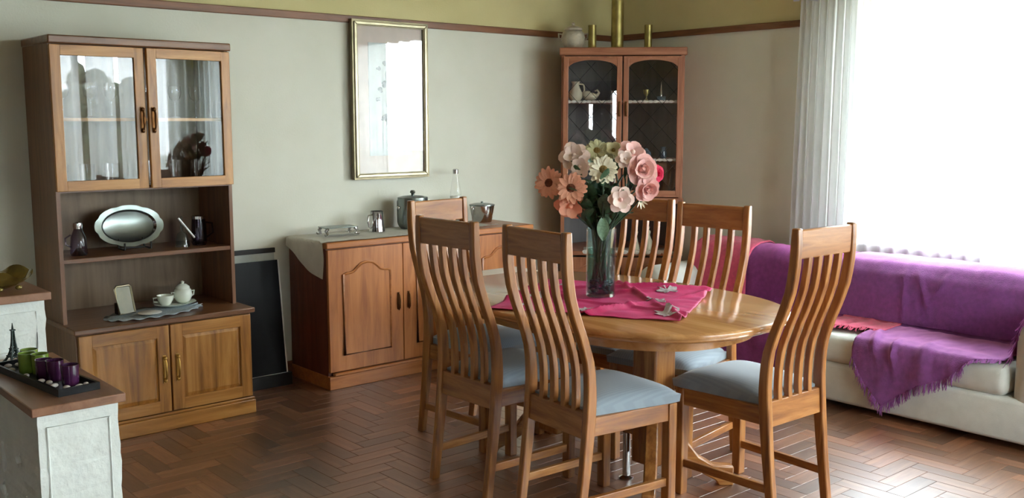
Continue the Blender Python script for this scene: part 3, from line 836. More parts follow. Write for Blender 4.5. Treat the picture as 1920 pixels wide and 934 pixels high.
def arched_door(x0, x1, z0, z1, st, hx, hinge):
    h = x0 if hinge == 'l' else x1
    d = MB().ring(x0, x1, z0, z1, st, .012, -.022, -.004).build('door', 'rose', cc, bevel=.003)
    MB().box(x0 + st, x1 - st, -.0215, -.005, z0 + .010, z0 + st * 1.2).build('rail', 'rose_x', d)
    a0, a1 = x0 + st, x1 - st; zt = z1 - .012; zs = z1 - .058
    pts = [(a0, z1), (a0, zs - .012)]
    for k in range(17):
        u = k / 16
        pts.append((a0 + .012 + (a1 - a0 - .024) * u, zs + (z1 - .024 - zs) * math.sin(math.pi * u) ** .6))
    pts += [(a1, zs - .012), (a1, z1)]
    MB().prism(pts, -.021, -.005, 'y').build('arched_rail', 'rose_x', d)
    MB().box(a0 - .004, a1 + .004, -.014, -.011, z0 + st, z1 - .01).build('pane', 'glass', d)
    b = MB(); w = (a1 - a0); zz0 = z0 + st * 1.2; zz1 = zs + .02
    step = .165
    def clip(xa, za, dirn):
        # diagonal across the pane
        pts2 = []
        for k in range(200):
            x = a0 + w * k / 199; z = za + dirn * (x - a0) * 1.1
            if zz0 <= z <= zz1: pts2.append((x, -.0155, z))
        if len(pts2) > 1: b.tube([pts2[0], pts2[-1]], .0017, 5)
    k = -3
    while zz0 + k * step < zz1 + .6:
        clip(a0, zz0 + k * step, 1); clip(a0, zz0 + k * step, -1); k += 1
    b.build('leading', 'lead', d)
    hb = MB().box(hx - .008, hx + .008, -.025, -.022, 1.52, 1.62)
    hb.tube([(hx, -.026, 1.61), (hx, -.040, 1.58), (hx, -.040, 1.555), (hx, -.026, 1.53)], .005, 8)
    hb.build('handle', 'darkbrass', d, True)
    return d
arched_door(-.398, -.004, .980, 1.918, .036, -.022, 'l')
arched_door(.004, .398, .980, 1.918, .036, .022, 'r')
for x0, x1, hx in ((-.398, -.004, -.03), (.004, .398, .03)):
    d = MB().box(x0, x1, -.020, -.002, .09, .565).build('base_door', 'rose', cc, bevel=.003)
    ol = arch_outline(x0 + .06, x1 - .06, .15, .515, .045)
    MB().prism(ol, -.026, -.019, 'y').build('panel', 'rose', d, bevel=.003)
    MB().tube([(q[0], -.023, q[1]) for q in ol], .006, 6, True).build('panel_moulding', 'rose_x', d, True)
    MB().tube([(hx, -.022, .42), (hx, -.036, .40), (hx, -.036, .36), (hx, -.022, .34)], .005).build('handle', 'darkbrass', d, True)

ccM = Matrix.Translation((4.997, 4.619, 0)) @ Matrix.Rotation(R(-45), 4, 'Z')
def on_cc(u, d, z): return ccM @ Vector((u, d, z))
# ornaments inside the corner cabinet
t = thing('porcelain_jug', 'pale porcelain jug at the left of the upper shelf in the corner cabinet', 'jug', on_cc(-.315, .10, 1.626), R(-45))
MB().lathe([(.03, 0), (.046, .02), (.048, .05), (.030, .085), (.022, .11), (.030, .13)], 20).build('body', 'porcelain', t, True)
MB().tube([(.02, 0, .115), (.055, 0, .11), (.06, 0, .07), (.044, 0, .04)], .006).build('handle', 'porcelain', t, True)
t = thing('porcelain_swan', 'small white porcelain swan beside the jug in the corner cabinet', 'figurine', on_cc(-.215, .10, 1.626), R(-45))
MB().ball((0, 0, .03), .052, .032, .028).build('body', 'porcelain', t, True)
MB().tube([(.045, 0, .035), (.060, 0, .055), (.048, 0, .072), (.030, 0, .066)], [.012, .008, .007, .005]).build('neck', 'porcelain', t, True)
MB().ball((-.02, -.02, .045), .035, .012, .022).build('wing', 'porcelain', t, True)
t = thing('brass_goblet', 'tiny brass goblet on the upper right shelf of the corner cabinet', 'goblet', on_cc(.165, .10, 1.626), R(-45))
MB().lathe([(.018, 0), (.006, .012), (.006, .03), (.020, .05), (.022, .075)], 16).build('cup', 'oldbrass', t, True)
t = thing('pointed_ornament', 'little silver ornament with a tall spike in the corner cabinet', 'ornament', on_cc(.265, .10, 1.626), R(-45))
MB().box(-.03, .03, -.015, .015, 0, .03).build('block', 'pebble', t, bevel=.004)
MB().lathe([(.010, .03), (.010, .05), (.004, .09), (.001, .13)], 12).build('spike', 'silver', t, True)
t = thing('glass_goblet', 'small clear goblet on the lower shelf behind the right leaded door', 'goblet', on_cc(.05, .08, 1.236), R(-45))
MB().lathe([(.025, 0), (.006, .01), (.006, .045), (.028, .065), (.030, .11)], 18).build('cup', 'vglass', t, True)
t = thing('small_teapot', 'small blue-grey pot on the lower shelf of the corner cabinet', 'pot', on_cc(.17, .09, 1.236), R(-45))
MB().lathe([(.02, 0), (.034, .02), (.032, .045), (.016, .058), (.006, .07)], 18).build('body', 'pebble', t, True)
MB().tube([(-.03, 0, .02), (-.048, 0, .03), (-.055, 0, .05)], .006).build('spout', 'pebble', t, True)
t = thing('blue_vase', 'little blue-grey vase at the right of the lower shelf in the corner cabinet', 'vase', on_cc(.285, .09, 1.236), R(-45))
MB().lathe([(.018, 0), (.028, .03), (.014, .06), (.020, .08)], 18).build('body', 'pebble', t, True)
t = thing('lace_mat', 'narrow white lace mat lying in the niche of the corner cabinet', 'mat', on_cc(.05, .10, .6055), R(-45))
MB().box(-.30, .30, -.10, .10, 0, .002).build('cloth', 'wlace', t)
b = MB()
for i in range(16): b.ball((-.29 + i * .0387, -.103, -.006), .022, .003, .016, 8, 4)
b.build('lace_edge', 'wlace', t, True)
t = thing('porcelain_figurine', 'pale standing porcelain figurine in the cabinet niche behind the far chair', 'figurine', on_cc(.10, .10, .608), R(-45))
MB().lathe([(.034, 0), (.038, .01), (.026, .05), (.018, .09), (.026, .12), (.012, .14), (.018, .158), (.016, .175), (.004, .186)], 18).build('figure', 'porcelain', t, True)
t = thing('porcelain_lady', 'wider porcelain figurine with full skirt in the cabinet niche', 'figurine', on_cc(.19, .10, .608), R(-45))
MB().lathe([(.048, 0), (.046, .03), (.026, .075), (.016, .10), (.022, .125), (.010, .138), (.015, .155), (.004, .170)], 18).build('figure', 'porcelain', t, True)
# on top of the corner cabinet
t = thing('stone_urn', 'squat grey lidded urn on top of the corner cabinet at its left', 'urn', on_cc(-.335, .13, 1.9785), R(-45))
MB().lathe([(.055, 0), (.075, .03), (.082, .075), (.070, .11), (.050, .125)], 28).build('body', 'pot', t, True)
MB().lathe([(.062, .122), (.064, .135), (.030, .150), (.008, .156), (.014, .168), (.003, .178)], 28).build('lid', 'pot', t, True)
for s in (-1, 1): MB().tube([(s * .075, 0, .095), (s * .098, 0, .10), (s * .096, 0, .07), (s * .08, 0, .06)], .007).build('ear', 'pot', t, True)
def shell(u, d, h, r, label):
    t = thing('brass_cylinder', label, 'brass cylinder', on_cc(u, d, 1.9785), group='brass cylinders on the corner cabinet')
    MB().lathe([(r * 1.06, 0), (r * 1.06, .008), (r * .98, .012), (r, .03), (r * .97, h), (r * .90, h), (r * .90, h - .03), (.004, h - .031)], 28).build('tube', 'oldbrass', t, True)
    MB().lathe([(r * 1.0, h - .012), (r * 1.02, h - .006), (r, h)], 28).build('rim_band', 'oldbrass', t, True)
shell(-.205, .12, .155, .028, 'short brass cylinder on the corner cabinet between the urn and the tall brass cylinder')
shell(-.035, .16, .46, .042, 'tallest brass cylinder in the middle of the corner cabinet top')
shell(.172, .12, .155, .026, 'short brass cylinder standing alone at the right of the corner cabinet top')

# ================================================================== DINING TABLE
TX, TY = 3.04, 2.90
tb = thing('dining_table', 'oval oak dining table with two columns and curved splayed feet', 'table', (TX, TY, 0))
def sup(a, bb, n=72, e=2.55):
    out = []
    for k in range(n):
        t = 2 * math.pi * k / n; c, s = math.cos(t), math.sin(t)
        out.append((a * math.copysign(abs(c) ** (2 / e), c), bb * math.copysign(abs(s) ** (2 / e), s)))
    return out
b = MB(); layers = [(.0, .715), (.012, .708), (.018, .722), (.010, .730), (.012, .742), (.006, .750)]
def stack(levels, a, bb):
    vs = []; fs = []; n = 72
    for ins, z in levels: vs += [(x, y, z) for x, y in sup(a - ins, bb - ins)]
    for i in range(len(levels) - 1):
        for k in range(n): fs.append((i * n + k, i * n + (k + 1) % n, (i + 1) * n + (k + 1) % n, (i + 1) * n + k))
    fs += [tuple(range(n - 1, -1, -1)), tuple((len(levels) - 1) * n + k for k in range(n))]
    return MB().add(vs, fs)
stack([(.022, .712), (.014, .715), (.010, .722), (.012, .727), (.003, .730), (0, .738), (.003, .746), (.010, .750)], .55, .80).build('tabletop', 'table', tb, True)
stack([(0, .655), (0, .714)], .42, .66).build('apron', 'table', tb, True)
for s in (-1, 1):
    cyy = s * .285
    MB().box(-.062, .062, cyy - .062, cyy + .062, .10, .66).build('column', 'chair', tb, bevel=.008)
    for sx in (-1, 1):
        # curved splayed foot running diagonally out and down from the column
        up = [(.03, .36), (.075, .33), (.105, .26), (.14, .19), (.19, .125), (.25, .090), (.335, .082)]
        lo = [(.335, .0), (.275, .0), (.262, .022), (.21, .050), (.15, .090), (.09, .150), (.03, .17)]
        ob = MB().prism([(q[0], q[1]) for q in up + lo], -.026, .026, 'y')
        ob.build('foot', 'chair_x', tb, bevel=.006, loc=(0, cyy, 0), rot=(0, 0, math.atan2(s * .62, sx * .78)))
MB().box(-.03, .03, -.24, .24, .20, .29).build('stretcher', 'chair_y', tb, bevel=.004)
MB().lathe([(.03, 0), (.032, .006), (.016, .014), (.016, .20)], 18, (-.02, -.16, 0)).build('steel_post', 'silver', tb, True)

# magenta cloth
clo = thing('tablecloth', 'square magenta cloth laid askew on the dining table under the vase', 'tablecloth', (3.01, 2.86, .7505), R(29))
H2 = .385
def cloth_z(x, y):
    w = .010 * (abs(fbm(x * 5 + 3, y * 5)) + .8 * abs(fbm(x * 11, y * 9 + 4)))
    # a few longer folds
    for (a, bq, c, hgt, wd) in ((.8, .6, .10, .028, .018), (-.5, .86, -.16, .024, .014), (.96, -.28, -.12, .024, .016), (.5, .86, -.20, .022, .015), (.9, .42, .26, .022, .014)):
        dd = a * x + bq * y - c
        w += hgt * math.exp(-(dd / wd) ** 2) * max(0, .55 + .8 * fbm(x * 3 + a * 7, y * 3 + 9))
    rr = math.hypot(x - .03, y - .05)
    return .0015 + w * min(1, max(0, (rr - .085) / .06))
def cfn(u, v):
    x, y = (u - .5) * 2 * H2, (v - .5) * 2 * H2
    return (x + .008 * fbm(y * 6, 2), y + .008 * fbm(x * 6, 7), cloth_z(x, y))
MB().grid(cfn, 70, 70).build('cloth', 'magenta', clo, True, solid=.0015)
def applique(x, y, s, seed):
    rnd = random.Random(seed); n = 24; vs = [(x, y, cloth_z(x, y) + .003)]
    for k in range(n):
        t = 2 * math.pi * k / n; r = s * (1.0 if k % 4 < 2 else .62) * rnd.uniform(.85, 1.1)
        px, py = x + r * math.cos(t), y + r * math.sin(t); vs.append((px, py, cloth_z(px, py) + .003 + .003 * (k % 4 == 1)))
    MB().add(vs, [(0, 1 + k, 1 + (k + 1) % n) for k in range(n)]).build('silver_flower', 'applique', clo, solid=.0015)
ci = math.cos(R(29)); si = math.sin(R(29))
for k, (wx, wy, s) in enumerate(((3.33, 2.80, .050), (2.93, 2.46, .058), (3.11, 2.67, .045), (2.74, 2.72, .040), (2.80, 3.05, .045), (3.08, 3.20, .050), (2.62, 2.95, .035))):
    dx, dy = wx - 3.01, wy - 2.86
    applique(dx * ci + dy * si, -dx * si + dy * ci, s, k)

# ================================================================== VASE AND FLOWERS
VX, VY, VZ = 3.038, 2.919, .7545
vs = thing('glass_vase', 'tall clear cylindrical glass vase on the magenta cloth', 'vase', (VX, VY, VZ))
MB().lathe([(.060, 0), (.062, .004), (.0625, .29), (.0590, .29), (.0585, .014), (.004, .012)], 40).build('body', 'vglass', vs, True)
MB().lathe([(.0570, .0145), (.0570, .20), (.002, .20)], 32).build('water', glass('vase_water', (196, 220, 214), 1.2, .6), vs, True)
b = MB(); rnd = random.Random(12)
for i in range(70):
    a = rnd.uniform(0, 6.28); q = .050 * math.sqrt(rnd.random()); r0 = rnd.uniform(.007, .011)
    b.ball((q * math.cos(a), q * math.sin(a), .018 + rnd.uniform(0, .055)), r0, r0, r0 * .7, 8, 5)
pb = b.build('glass_pebbles', 'pebble', None, True, loc=(VX, VY, VZ)); tag(pb, 'blue-grey glass pebbles filling the bottom of the vase', 'pebbles', kind='stuff')

def petal_mesh(name, m, wid, cup, tip, n=6):
    b = MB()
    def fn(u, v):
        w = wid * math.sin(math.pi * (.10 + .80 * u ** (1 / tip)))
        return (u, (v - .5) * 2 * w, cup * u * u + .25 * wid * abs((v - .5) * 2) ** 2 * math.sin(math.pi * u))
    b.grid(fn, n, 4)
    me = bpy.data.meshes.new(name); me.from_pydata(b.v, [], b.f)
    for p in me.polygons: p.use_smooth = True
    me.materials.append(M[m]); return me
RT = Vector((math.sin(R(49)), -math.cos(R(49)), 0)); FWD = Vector((math.cos(R(49)), math.sin(R(49)), 0)); UPV = Vector((0, 0, 1))
def frame_from(n):
    n = n.normalized(); a = n.cross(UPV); a = a.normalized() if a.length > .01 else Vector((1, 0, 0)); c = n.cross(a)
    return Matrix((a, c, n)).transposed().to_4x4()
LEAFM = {}
def leaf_mesh(m):
    if m not in LEAFM:
        b = MB()
        def fn(u, v): 
            w = .26 * math.sin(math.pi * (u * .94 + .03)) ** .8
            return (u, (v - .5) * 2 * w, .10 * math.sin(u * 2.6) + .10 * abs(v - .5))
        b.grid(fn, 7, 4); me = bpy.data.meshes.new('leaf'); me.from_pydata(b.v, [], b.f)
        for p in me.polygons: p.use_smooth = True
        me.materials.append(M[m]); LEAFM[m] = me
    return LEAFM[m]
fl_rnd = random.Random(21)
VB = Vector((VX, VY, VZ))
def flower(px, pz, toward, kind, r, m, label, face=(0, 0), centre='fcentre', name='flower'):
    """px: metres right of the vase axis (as seen across the table), pz: height above the vase foot, toward: metres to the near side"""
    head = RT * px - FWD * toward + UPV * pz
    t = thing(name, label, 'flower', VB, group='flowers in the vase')
    n = (-FWD + RT * face[0] + UPV * face[1]).normalized()
    back = head - n * (r * .25)
    a = fl_rnd.uniform(0, 6.28); q = .035
    foot = Vector((q * math.cos(a), q * math.sin(a), .055))
    out = Vector((head.x, head.y, 0)); out = out / max(out.length, .001)
    rim = out * .040 + UPV * .285
    ctl = out * min(.09, out.length) * 1.0 + UPV * (.285 + (pz - .285) * .55) + out * .02
    MB().tube([foot, foot.lerp(rim, .5), rim, (rim + ctl) / 2, ctl, back], [.004] * 5 + [.003], 6).build('stem', 'stem', t, True)
    F = Matrix.Translation(head) @ frame_from(n)
    def petals(cnt, rad, me, tilt, off=0., z=0.):
        for k in range(cnt):
            o = bpy.data.objects.new('petal', me); link(o, t)
            o.matrix_basis = F @ Matrix.Translation((0, 0, z)) @ Matrix.Rotation(off + 2 * math.pi * k / cnt + fl_rnd.uniform(-.08, .08), 4, 'Z') @ Matrix.Rotation(-R(tilt + fl_rnd.uniform(-7, 7)), 4, 'Y') @ Matrix.Scale(rad * fl_rnd.uniform(.92, 1.05), 4)
    if kind == 'daisy':
        r *= 1.08; me = petal_mesh('petal_' + m, m, .20, -.05, .7); petals(17, r, me, 6); petals(15, r * .88, me, 16, .1, .002)
        MB().lathe([(r * .30, 0), (r * .28, r * .10), (r * .16, r * .16), (.001, r * .13)], 18).build('flower_centre', centre, t, True).matrix_basis = F @ Matrix.Translation((0, 0, r * .03))
    elif kind == 'lily':
        r *= 1.12; me = petal_mesh('petal_' + m, m, .42, -.10, .62); petals(6, r, me, 12); petals(5, r * .8, me, 38, .5, .004)
        MB().ball((0, 0, r * .2), r * .16, r * .16, r * .22, 10, 6).build('flower_centre', centre, t, True).matrix_basis = F
    elif kind == 'peony':
        r *= 1.15; me = petal_mesh('petal_' + m, m, .52, .10, .6); petals(7, r, me, 12); petals(6, r * .82, me, 40, .3, .004); petals(5, r * .62, me, 66, .7, .006)
        MB().ball((0, 0, r * .28), r * .22, r * .22, r * .26, 10, 6).build('flower_centre', m, t, True).matrix_basis = F
    elif kind == 'spiky':
        me = petal_mesh('petal_' + m, m, .11, .15, .9); petals(9, r, me, 35)
        MB().ball((0, 0, 0), r * .22, r * .22, r * .3, 8, 5).build('flower_centre', 'leafp', t, True).matrix_basis = F
    # leaves along the stem
    for j, (f, ln) in enumerate(((.25, .12), (.55, .10), (.85, .085))):
        p = rim.lerp(ctl, f) if j < 2 else ctl.lerp(back, .4)
        o = bpy.data.objects.new('leaf', leaf_mesh('leaf')); link(o, t)
        az = math.atan2(out.y, out.x) + fl_rnd.uniform(-1.6, 1.6)
        o.matrix_basis = Matrix.Translation(p) @ Matrix.Rotation(az, 4, 'Z') @ Matrix.Rotation(-R(fl_rnd.uniform(35, 72)), 4, 'Y') @ Matrix.Scale(ln, 4)
K = 439.
def PX(x): return (x - 1126) / K
def PZ2(y): return (552 - y) / K
flower(PX(1029), PZ2(340), .02, 'daisy', .062, 'peach', 'peach gerbera with brown eye at the far left of the bouquet', (-.55, .1))
flower(PX(1067), PZ2(348), .09, 'daisy', .062, 'peach', 'large peach gerbera facing forward, right of the leftmost gerbera', (-.2, .15))
flower(PX(1068), PZ2(378), .045, 'lily', .066, 'peach', 'peach lily hanging below the two peach gerberas', (-.15, -.5), 'peach')
flower(PX(1125), PZ2(315), .08, 'daisy', .058, 'ivory', 'ivory daisy with olive eye in the middle of the bouquet', (0, .25), 'ycentre')
flower(PX(1155), PZ2(368), .11, 'lily', .052, 'palepink', 'pale pink blossom low at the front of the bouquet', (.1, .05), 'pink')
flower(PX(1194), PZ2(316), .05, 'peony', .064, 'pink', 'full pink peony at the right of the bouquet', (.3, .15))
flower(PX(1204), PZ2(348), .06, 'peony', .052, 'pink', 'smaller pink peony just below the full pink peony', (.3, -.25))
flower(PX(1181), PZ2(287), .0, 'lily', .058, 'pink', 'pink lily at the upper right of the bouquet', (.2, .6), 'palepink')
flower(PX(1076), PZ2(293), -.02, 'lily', .060, 'palepink', 'pale pink lily at the upper left of the bouquet', (-.3, .5), 'palepink')
flower(PX(1085), PZ2(310), .02, 'lily', .045, 'palepink', 'pale pink lily bud just under the upper left lily', (-.3, .1), 'palepink')
flower(PX(1118), PZ2(283), -.05, 'daisy', .052, 'greenish', 'greenish cream flower at the top behind the ivory daisy', (0, .7), 'ycentre')
flower(PX(1148), PZ2(284), -.05, 'lily', .045, 'greenish', 'greenish cream lily at the top right of the ivory daisy', (.1, .7), 'ycentre')
flower(PX(1225), PZ2(325), -.04, 'peony', .038, 'hotpink', 'deep pink flower at the far right edge of the bouquet', (.6, .1))
flower(PX(1196), PZ2(372), .04, 'spiky', .036, 'ivory', 'small spiky cream flower at the lower right of the bouquet', (.4, -.5))
flower(PX(1165), PZ2(297), .05, 'lily', .036, 'palepink', 'small pale pink flower between the ivory daisy and the pink peony', (.1, .3), 'palepink')
# dense leaf sprays inside the bouquet
for k, (px, pz, tw, lab) in enumerate(((-.05, .40, .02, 'spray of dark leaves at the left of the bouquet stems'), (.05, .42, .03, 'spray of dark leaves at the right of the bouquet stems'), (.0, .46, -.03, 'spray of dark leaves at the back of the bouquet'))):
    t = thing('leaf_spray', lab, 'foliage', VB)
    head = RT * px - FWD * tw + UPV * pz
    MB().tube([(0, 0, .06), (head.x * .4, head.y * .4, .28), head], [.004, .004, .002], 6).build('stem', 'stem', t, True)
    for j in range(16):
        p = Vector((head.x * .5, head.y * .5, .30)).lerp(head, j / 15)
        o = bpy.data.objects.new('leaf', leaf_mesh('leaf' if j % 5 else 'stem')); link(o, t)
        o.matrix_basis = Matrix.Translation(p) @ Matrix.Rotation(j * 2.4 + k, 4, 'Z') @ Matrix.Rotation(-R(fl_rnd.uniform(5, 65)), 4, 'Y') @ Matrix.Scale(fl_rnd.uniform(.08, .13), 4)
t = thing('broad_leaf', 'single broad pale green leaf drooping over the front of the vase rim', 'leaf', VB)
o = bpy.data.objects.new('leaf', leaf_mesh('leafp')); link(o, t)
o.matrix_basis = Matrix.Translation(-FWD * .066 + UPV * .345) @ Matrix.Rotation(math.atan2(-FWD.y, -FWD.x), 4, 'Z') @ Matrix.Rotation(R(84), 4, 'Y') @ Matrix.Scale(.10, 4)
MB().tube([Vector((0, 0, .08)), -FWD * .045 + UPV * .29, -FWD * .064 + UPV * .35], .003, 6).build('stem', 'stem', t, True)
# bundle of stems standing in the water
b = MB()
for i in range(20):
    a = fl_rnd.uniform(0, 6.28); q = .045 * math.sqrt(fl_rnd.random()); a2 = a + fl_rnd.uniform(1.5, 3.5); q2 = .05 * math.sqrt(fl_rnd.random())
    b.tube([(q * math.cos(a), q * math.sin(a), .05), (q2 * math.cos(a2), q2 * math.sin(a2), .33)], .0045, 6)
o = b.build('filler_stems', 'stem', None, True, loc=(VX, VY, VZ)); tag(o, 'mass of dark green filler stems crowded inside the vase', 'stems', kind='stuff')

# ================================================================== CHAIRS
PROF = [(-.256, 0), (-.240, .12), (-.222, .26), (-.208, .40), (-.201, .50), (-.203, .59), (-.214, .66), (-.240, .735), (-.273, .815), (-.299, .895), (-.310, .97), (-.314, 1.04), (-.315, 1.118)]
def px_at(z):
    for (x0, z0), (x1, z1) in zip(PROF, PROF[1:]):
        if z <= z1: return x0 + (x1 - x0) * (z - z0) / (z1 - z0)
    return PROF[-1][0]
def strip(z0, z1, d, n=18, taper=None):
    """side profile of a bent post between two heights, depth d"""
    zs = [z0 + (z1 - z0) * i / n for i in range(n + 1)]
    dd = lambda z: d if taper is None else taper(z)
    return [(px_at(z) - dd(z) / 2, z) for z in zs] + [(px_at(z) + dd(z) / 2, z) for z in reversed(zs)]
def make_chair():
    t = thing('dining_chair', 'x', 'chair', group='dining chairs around the oval table')
    for s in (-1, 1):
        y = s * .172
        pf = strip(0, 1.118, .04, 24, lambda z: .036 + .008 * math.exp(-((z - .42) / .2) ** 2) - .008 * max(0, (z - 1.0) / .118) ** 2)
        MB().prism(pf, y - .015, y + .015, 'y').build('back_post', 'chair', t, bevel=.005)
    MB().prism(strip(1.006, 1.112, .024, 6), -.158, .158, 'y').build('top_rail', 'chair_y', t, bevel=.005)
    MB().prism(strip(.365, .462, .024, 4), -.158, .158, 'y').build('lower_back_rail', 'chair_y', t, bevel=.003)
    for k in range(4):
        y = -.158 + .316 * (k + 1) / 5
        MB().prism(strip(.455, 1.012, .024, 18), y - .0125, y + .0125, 'y').build('slat', 'chair', t, bevel=.003)
    for s in (-1, 1):
        y = s * .185
        MB().prism([(.165, y - .02), (.205, y - .02), (.205, y + .02), (.165, y + .02)], 0, .44).build('leg', 'chair', t, bevel=.004)
        MB().prism([(-.20, s * .165 - .011), (.185, s * .188 - .011), (.185, s * .188 + .011), (-.20, s * .165 + .011)], .372, .442).build('side_rail', 'chair_x', t, bevel=.003)
        MB().prism([(-.235, s * .170 - .010), (.185, s * .185 - .010), (.185, s * .185 + .010), (-.235, s * .170 + .010)], .115, .147).build('stretcher', 'chair_x', t, bevel=.003)
    MB().box(.172, .196, -.17, .17, .372, .442).build('front_rail', 'chair_y', t, bevel=.003)
    # domed upholstered seat
    def fn(u, v):
        x = -.195 + .415 * u
        hw = .158 + .050 * min(1, u * 1.15)
        y = (v - .5) * 2 * hw
        e = (1 - abs(2 * u - 1) ** 3.2) * (1 - abs(2 * v - 1) ** 3.2)
        return (x, y, .472 + .046 * max(0, e) ** .5)
    n = 18; b = MB().grid(fn, n, n)
    k0 = len(b.v); rim = [i * (n + 1) for i in range(n)] + [n * (n + 1) + j for j in range(n)] + [i * (n + 1) + n for i in range(n, 0, -1)] + [j for j in range(n, 0, -1)]
    low = [(b.v[i][0] * .985, b.v[i][1] * .985, .4425) for i in rim]
    b.v += low; m = len(rim)
    for i in range(m): b.f.append((rim[i], k0 + i, k0 + (i + 1) % m, rim[(i + 1) % m]))
    b.f.append(tuple(k0 + i for i in range(m)))
    b.build('seat', 'seat', t, True)
    return t
chairs = [(2.686, 2.574, -4.8, 'near slat-back chair with its back to the camera, in front of the vase'),
          (3.242, 2.293, 88.3, 'slat-back chair at the right end of the table, nearest the sofa throw'),
          (3.372, 2.788, 187.7, 'slat-back chair on the far side of the table in front of the purple sofa back'),
          (2.663, 3.096, 0.5, 'slat-back chair with its back to the camera, second from the vase on the sideboard side'),
          (2.945, 3.590, -84.1, 'slat-back chair at the far left end of the table in front of the sideboard'),
          (3.405, 3.245, 189.9, 'slat-back chair behind the vase in front of the corner cabinet')]
ch0 = make_chair()
for i, (x, y, a, lab) in enumerate(chairs):
    c = ch0 if i == 0 else copy_tree(ch0)
    c.location = (x, y, 0); c.rotation_euler = (0, 0, R(a)); c['label'] = lab

# ================================================================== SOFA
SO = (4.95, 2.90, 0)
sf = thing('sofa', 'long cream slipcovered sofa under the window', 'sofa', SO)
def sp(b, name, m='slip', bevel=.04, seg=5): return b.shift((-SO[0], -SO[1], 0)).build(name, m, sf, bevel=bevel, seg=seg)
Y0, Y1 = 1.62, 4.14
sp(MB().box(4.61, 5.25, Y0 + .05, Y1 - .05, .045, .24), 'base', bevel=.02, seg=3)
sp(MB().box(4.600, 4.70, Y0, Y1, .035, .236), 'front_skirt', bevel=.02, seg=3)
sp(MB().box(5.0, 5.30, Y0 + .10, Y1 - .10, .20, .715), 'backrest', bevel=.09, seg=6)
n3 = (Y1 - Y0 - .48) / 3
for i in range(3):
    a = Y0 + .24 + i * n3
    sp(MB().box(4.60, 5.06, a + .004, a + n3 - .004, .235, .385), 'seat_cushion', bevel=.045)
for (a, c) in ((Y0, Y0 + .235), (Y1 - .235, Y1)):
    sp(MB().box(4.605, 5.28, a, c, .035, .60), 'arm', bevel=.085, seg=6)
for x in (4.68, 5.2):
    for y in (Y0 + .1, Y1 - .1): MB().lathe([(.02, 0), (.028, .05)], 12, (x - SO[0], y - SO[1], 0)).build('foot', 'blackm', sf, True)

PATH = [(5.315, .42), (5.315, .60), (5.300, .66), (5.26, .712), (5.20, .732), (5.11, .732), (5.045, .712), (5.0, .66), (4.985, .58), (4.983, .42), (4.96, .400), (4.75, .398), (4.66, .397), (4.61, .385), (4.586, .35), (4.582, .25), (4.580, .03)]
SEG = [0]
for p, q in zip(PATH, PATH[1:]): SEG.append(SEG[-1] + math.dist(p, q))
def path_at(s):
    s = max(0, min(SEG[-1] - 1e-6, s))
    for i in range(len(SEG) - 1):
        if s <= SEG[i + 1]:
            f = (s - SEG[i]) / (SEG[i + 1] - SEG[i]); return (PATH[i][0] + (PATH[i + 1][0] - PATH[i][0]) * f, PATH[i][1] + (PATH[i + 1][1] - PATH[i][1]) * f, i)
def s_at_z(z): return SEG[-1] - (z - .03)
def throw(name, label, m, ya, yb, s0, send, off, seed, nu=60, nv=60, puff=0., skew=0., fringe=None, folds=()):
    def P(u, v):
        s1 = send(u); s = s0 + (s1 - s0) * v
        x, z, i = path_at(s)
        x2, z2, _ = path_at(s + .01); x1, z1, _ = path_at(s - .01)
        tx, tz = x2 - x1, z2 - z1; l = math.hypot(tx, tz) or 1; nx, nz = tz / l, -tx / l
        if nz < 0 and nx > 0 and s > SEG[2]: pass
        # normal pointing away from the sofa
        nx, nz = (-abs(nx) if s > SEG[5] else abs(nx)), abs(nz)
        y = ya + (yb - ya) * u + skew * v
        d = off + puff * math.sin(math.pi * min(1, max(0, u))) ** .3 + .007 * fbm(u * 7 + seed, s * 5) + .004 * fbm(u * 19, s * 13 + seed)
        for (fu, fs, ang, hgt, wd, ln) in folds:
            du, ds = (u - fu) * (ya - yb), s - fs
            a1 = du * math.cos(ang) + ds * math.sin(ang); a2 = -du * math.sin(ang) + ds * math.cos(ang)
            d += hgt * math.exp(-(a2 / wd) ** 2) * math.exp(-(a1 / ln) ** 2)
        d = max(d, .004)
        return (x + nx * d, y + .006 * fbm(s * 7, seed), z + nz * d)
    org = (5.0, (ya + yb) / 2, .4)
    o = MB().grid(P, nu, nv).build(name, m, None, True, org=org, solid=.004)
    tag(o, label, 'throw')
    if fringe:
        b = MB(); rnd = random.Random(seed)
        for i in range(int(fringe * abs(ya - yb))):
            u = rnd.random(); p = Vector(P(u, 1.0)); l = rnd.uniform(.03, .055)
            q = p + Vector((-.006 if p.z < .36 else -.03, rnd.uniform(-.012, .012), -l if p.z < .36 else -.01))
            b.tube([p + Vector((-.002, 0, .004)), (p + q) / 2 + Vector((-.004, rnd.uniform(-.004, .004), 0)), q], [.0024, .0022, .0012], 4)
        f = b.shift((-org[0], -org[1], -org[2])).build('fringe', m, o, True); f['kind'] = 'stuff'
    return o
def interp(tab):
    def f(u):
        for (a, x), (c, y) in zip(tab, tab[1:]):
            if u <= c: return x + (y - x) * (u - a) / (c - a)
        return tab[-1][1]
    return f
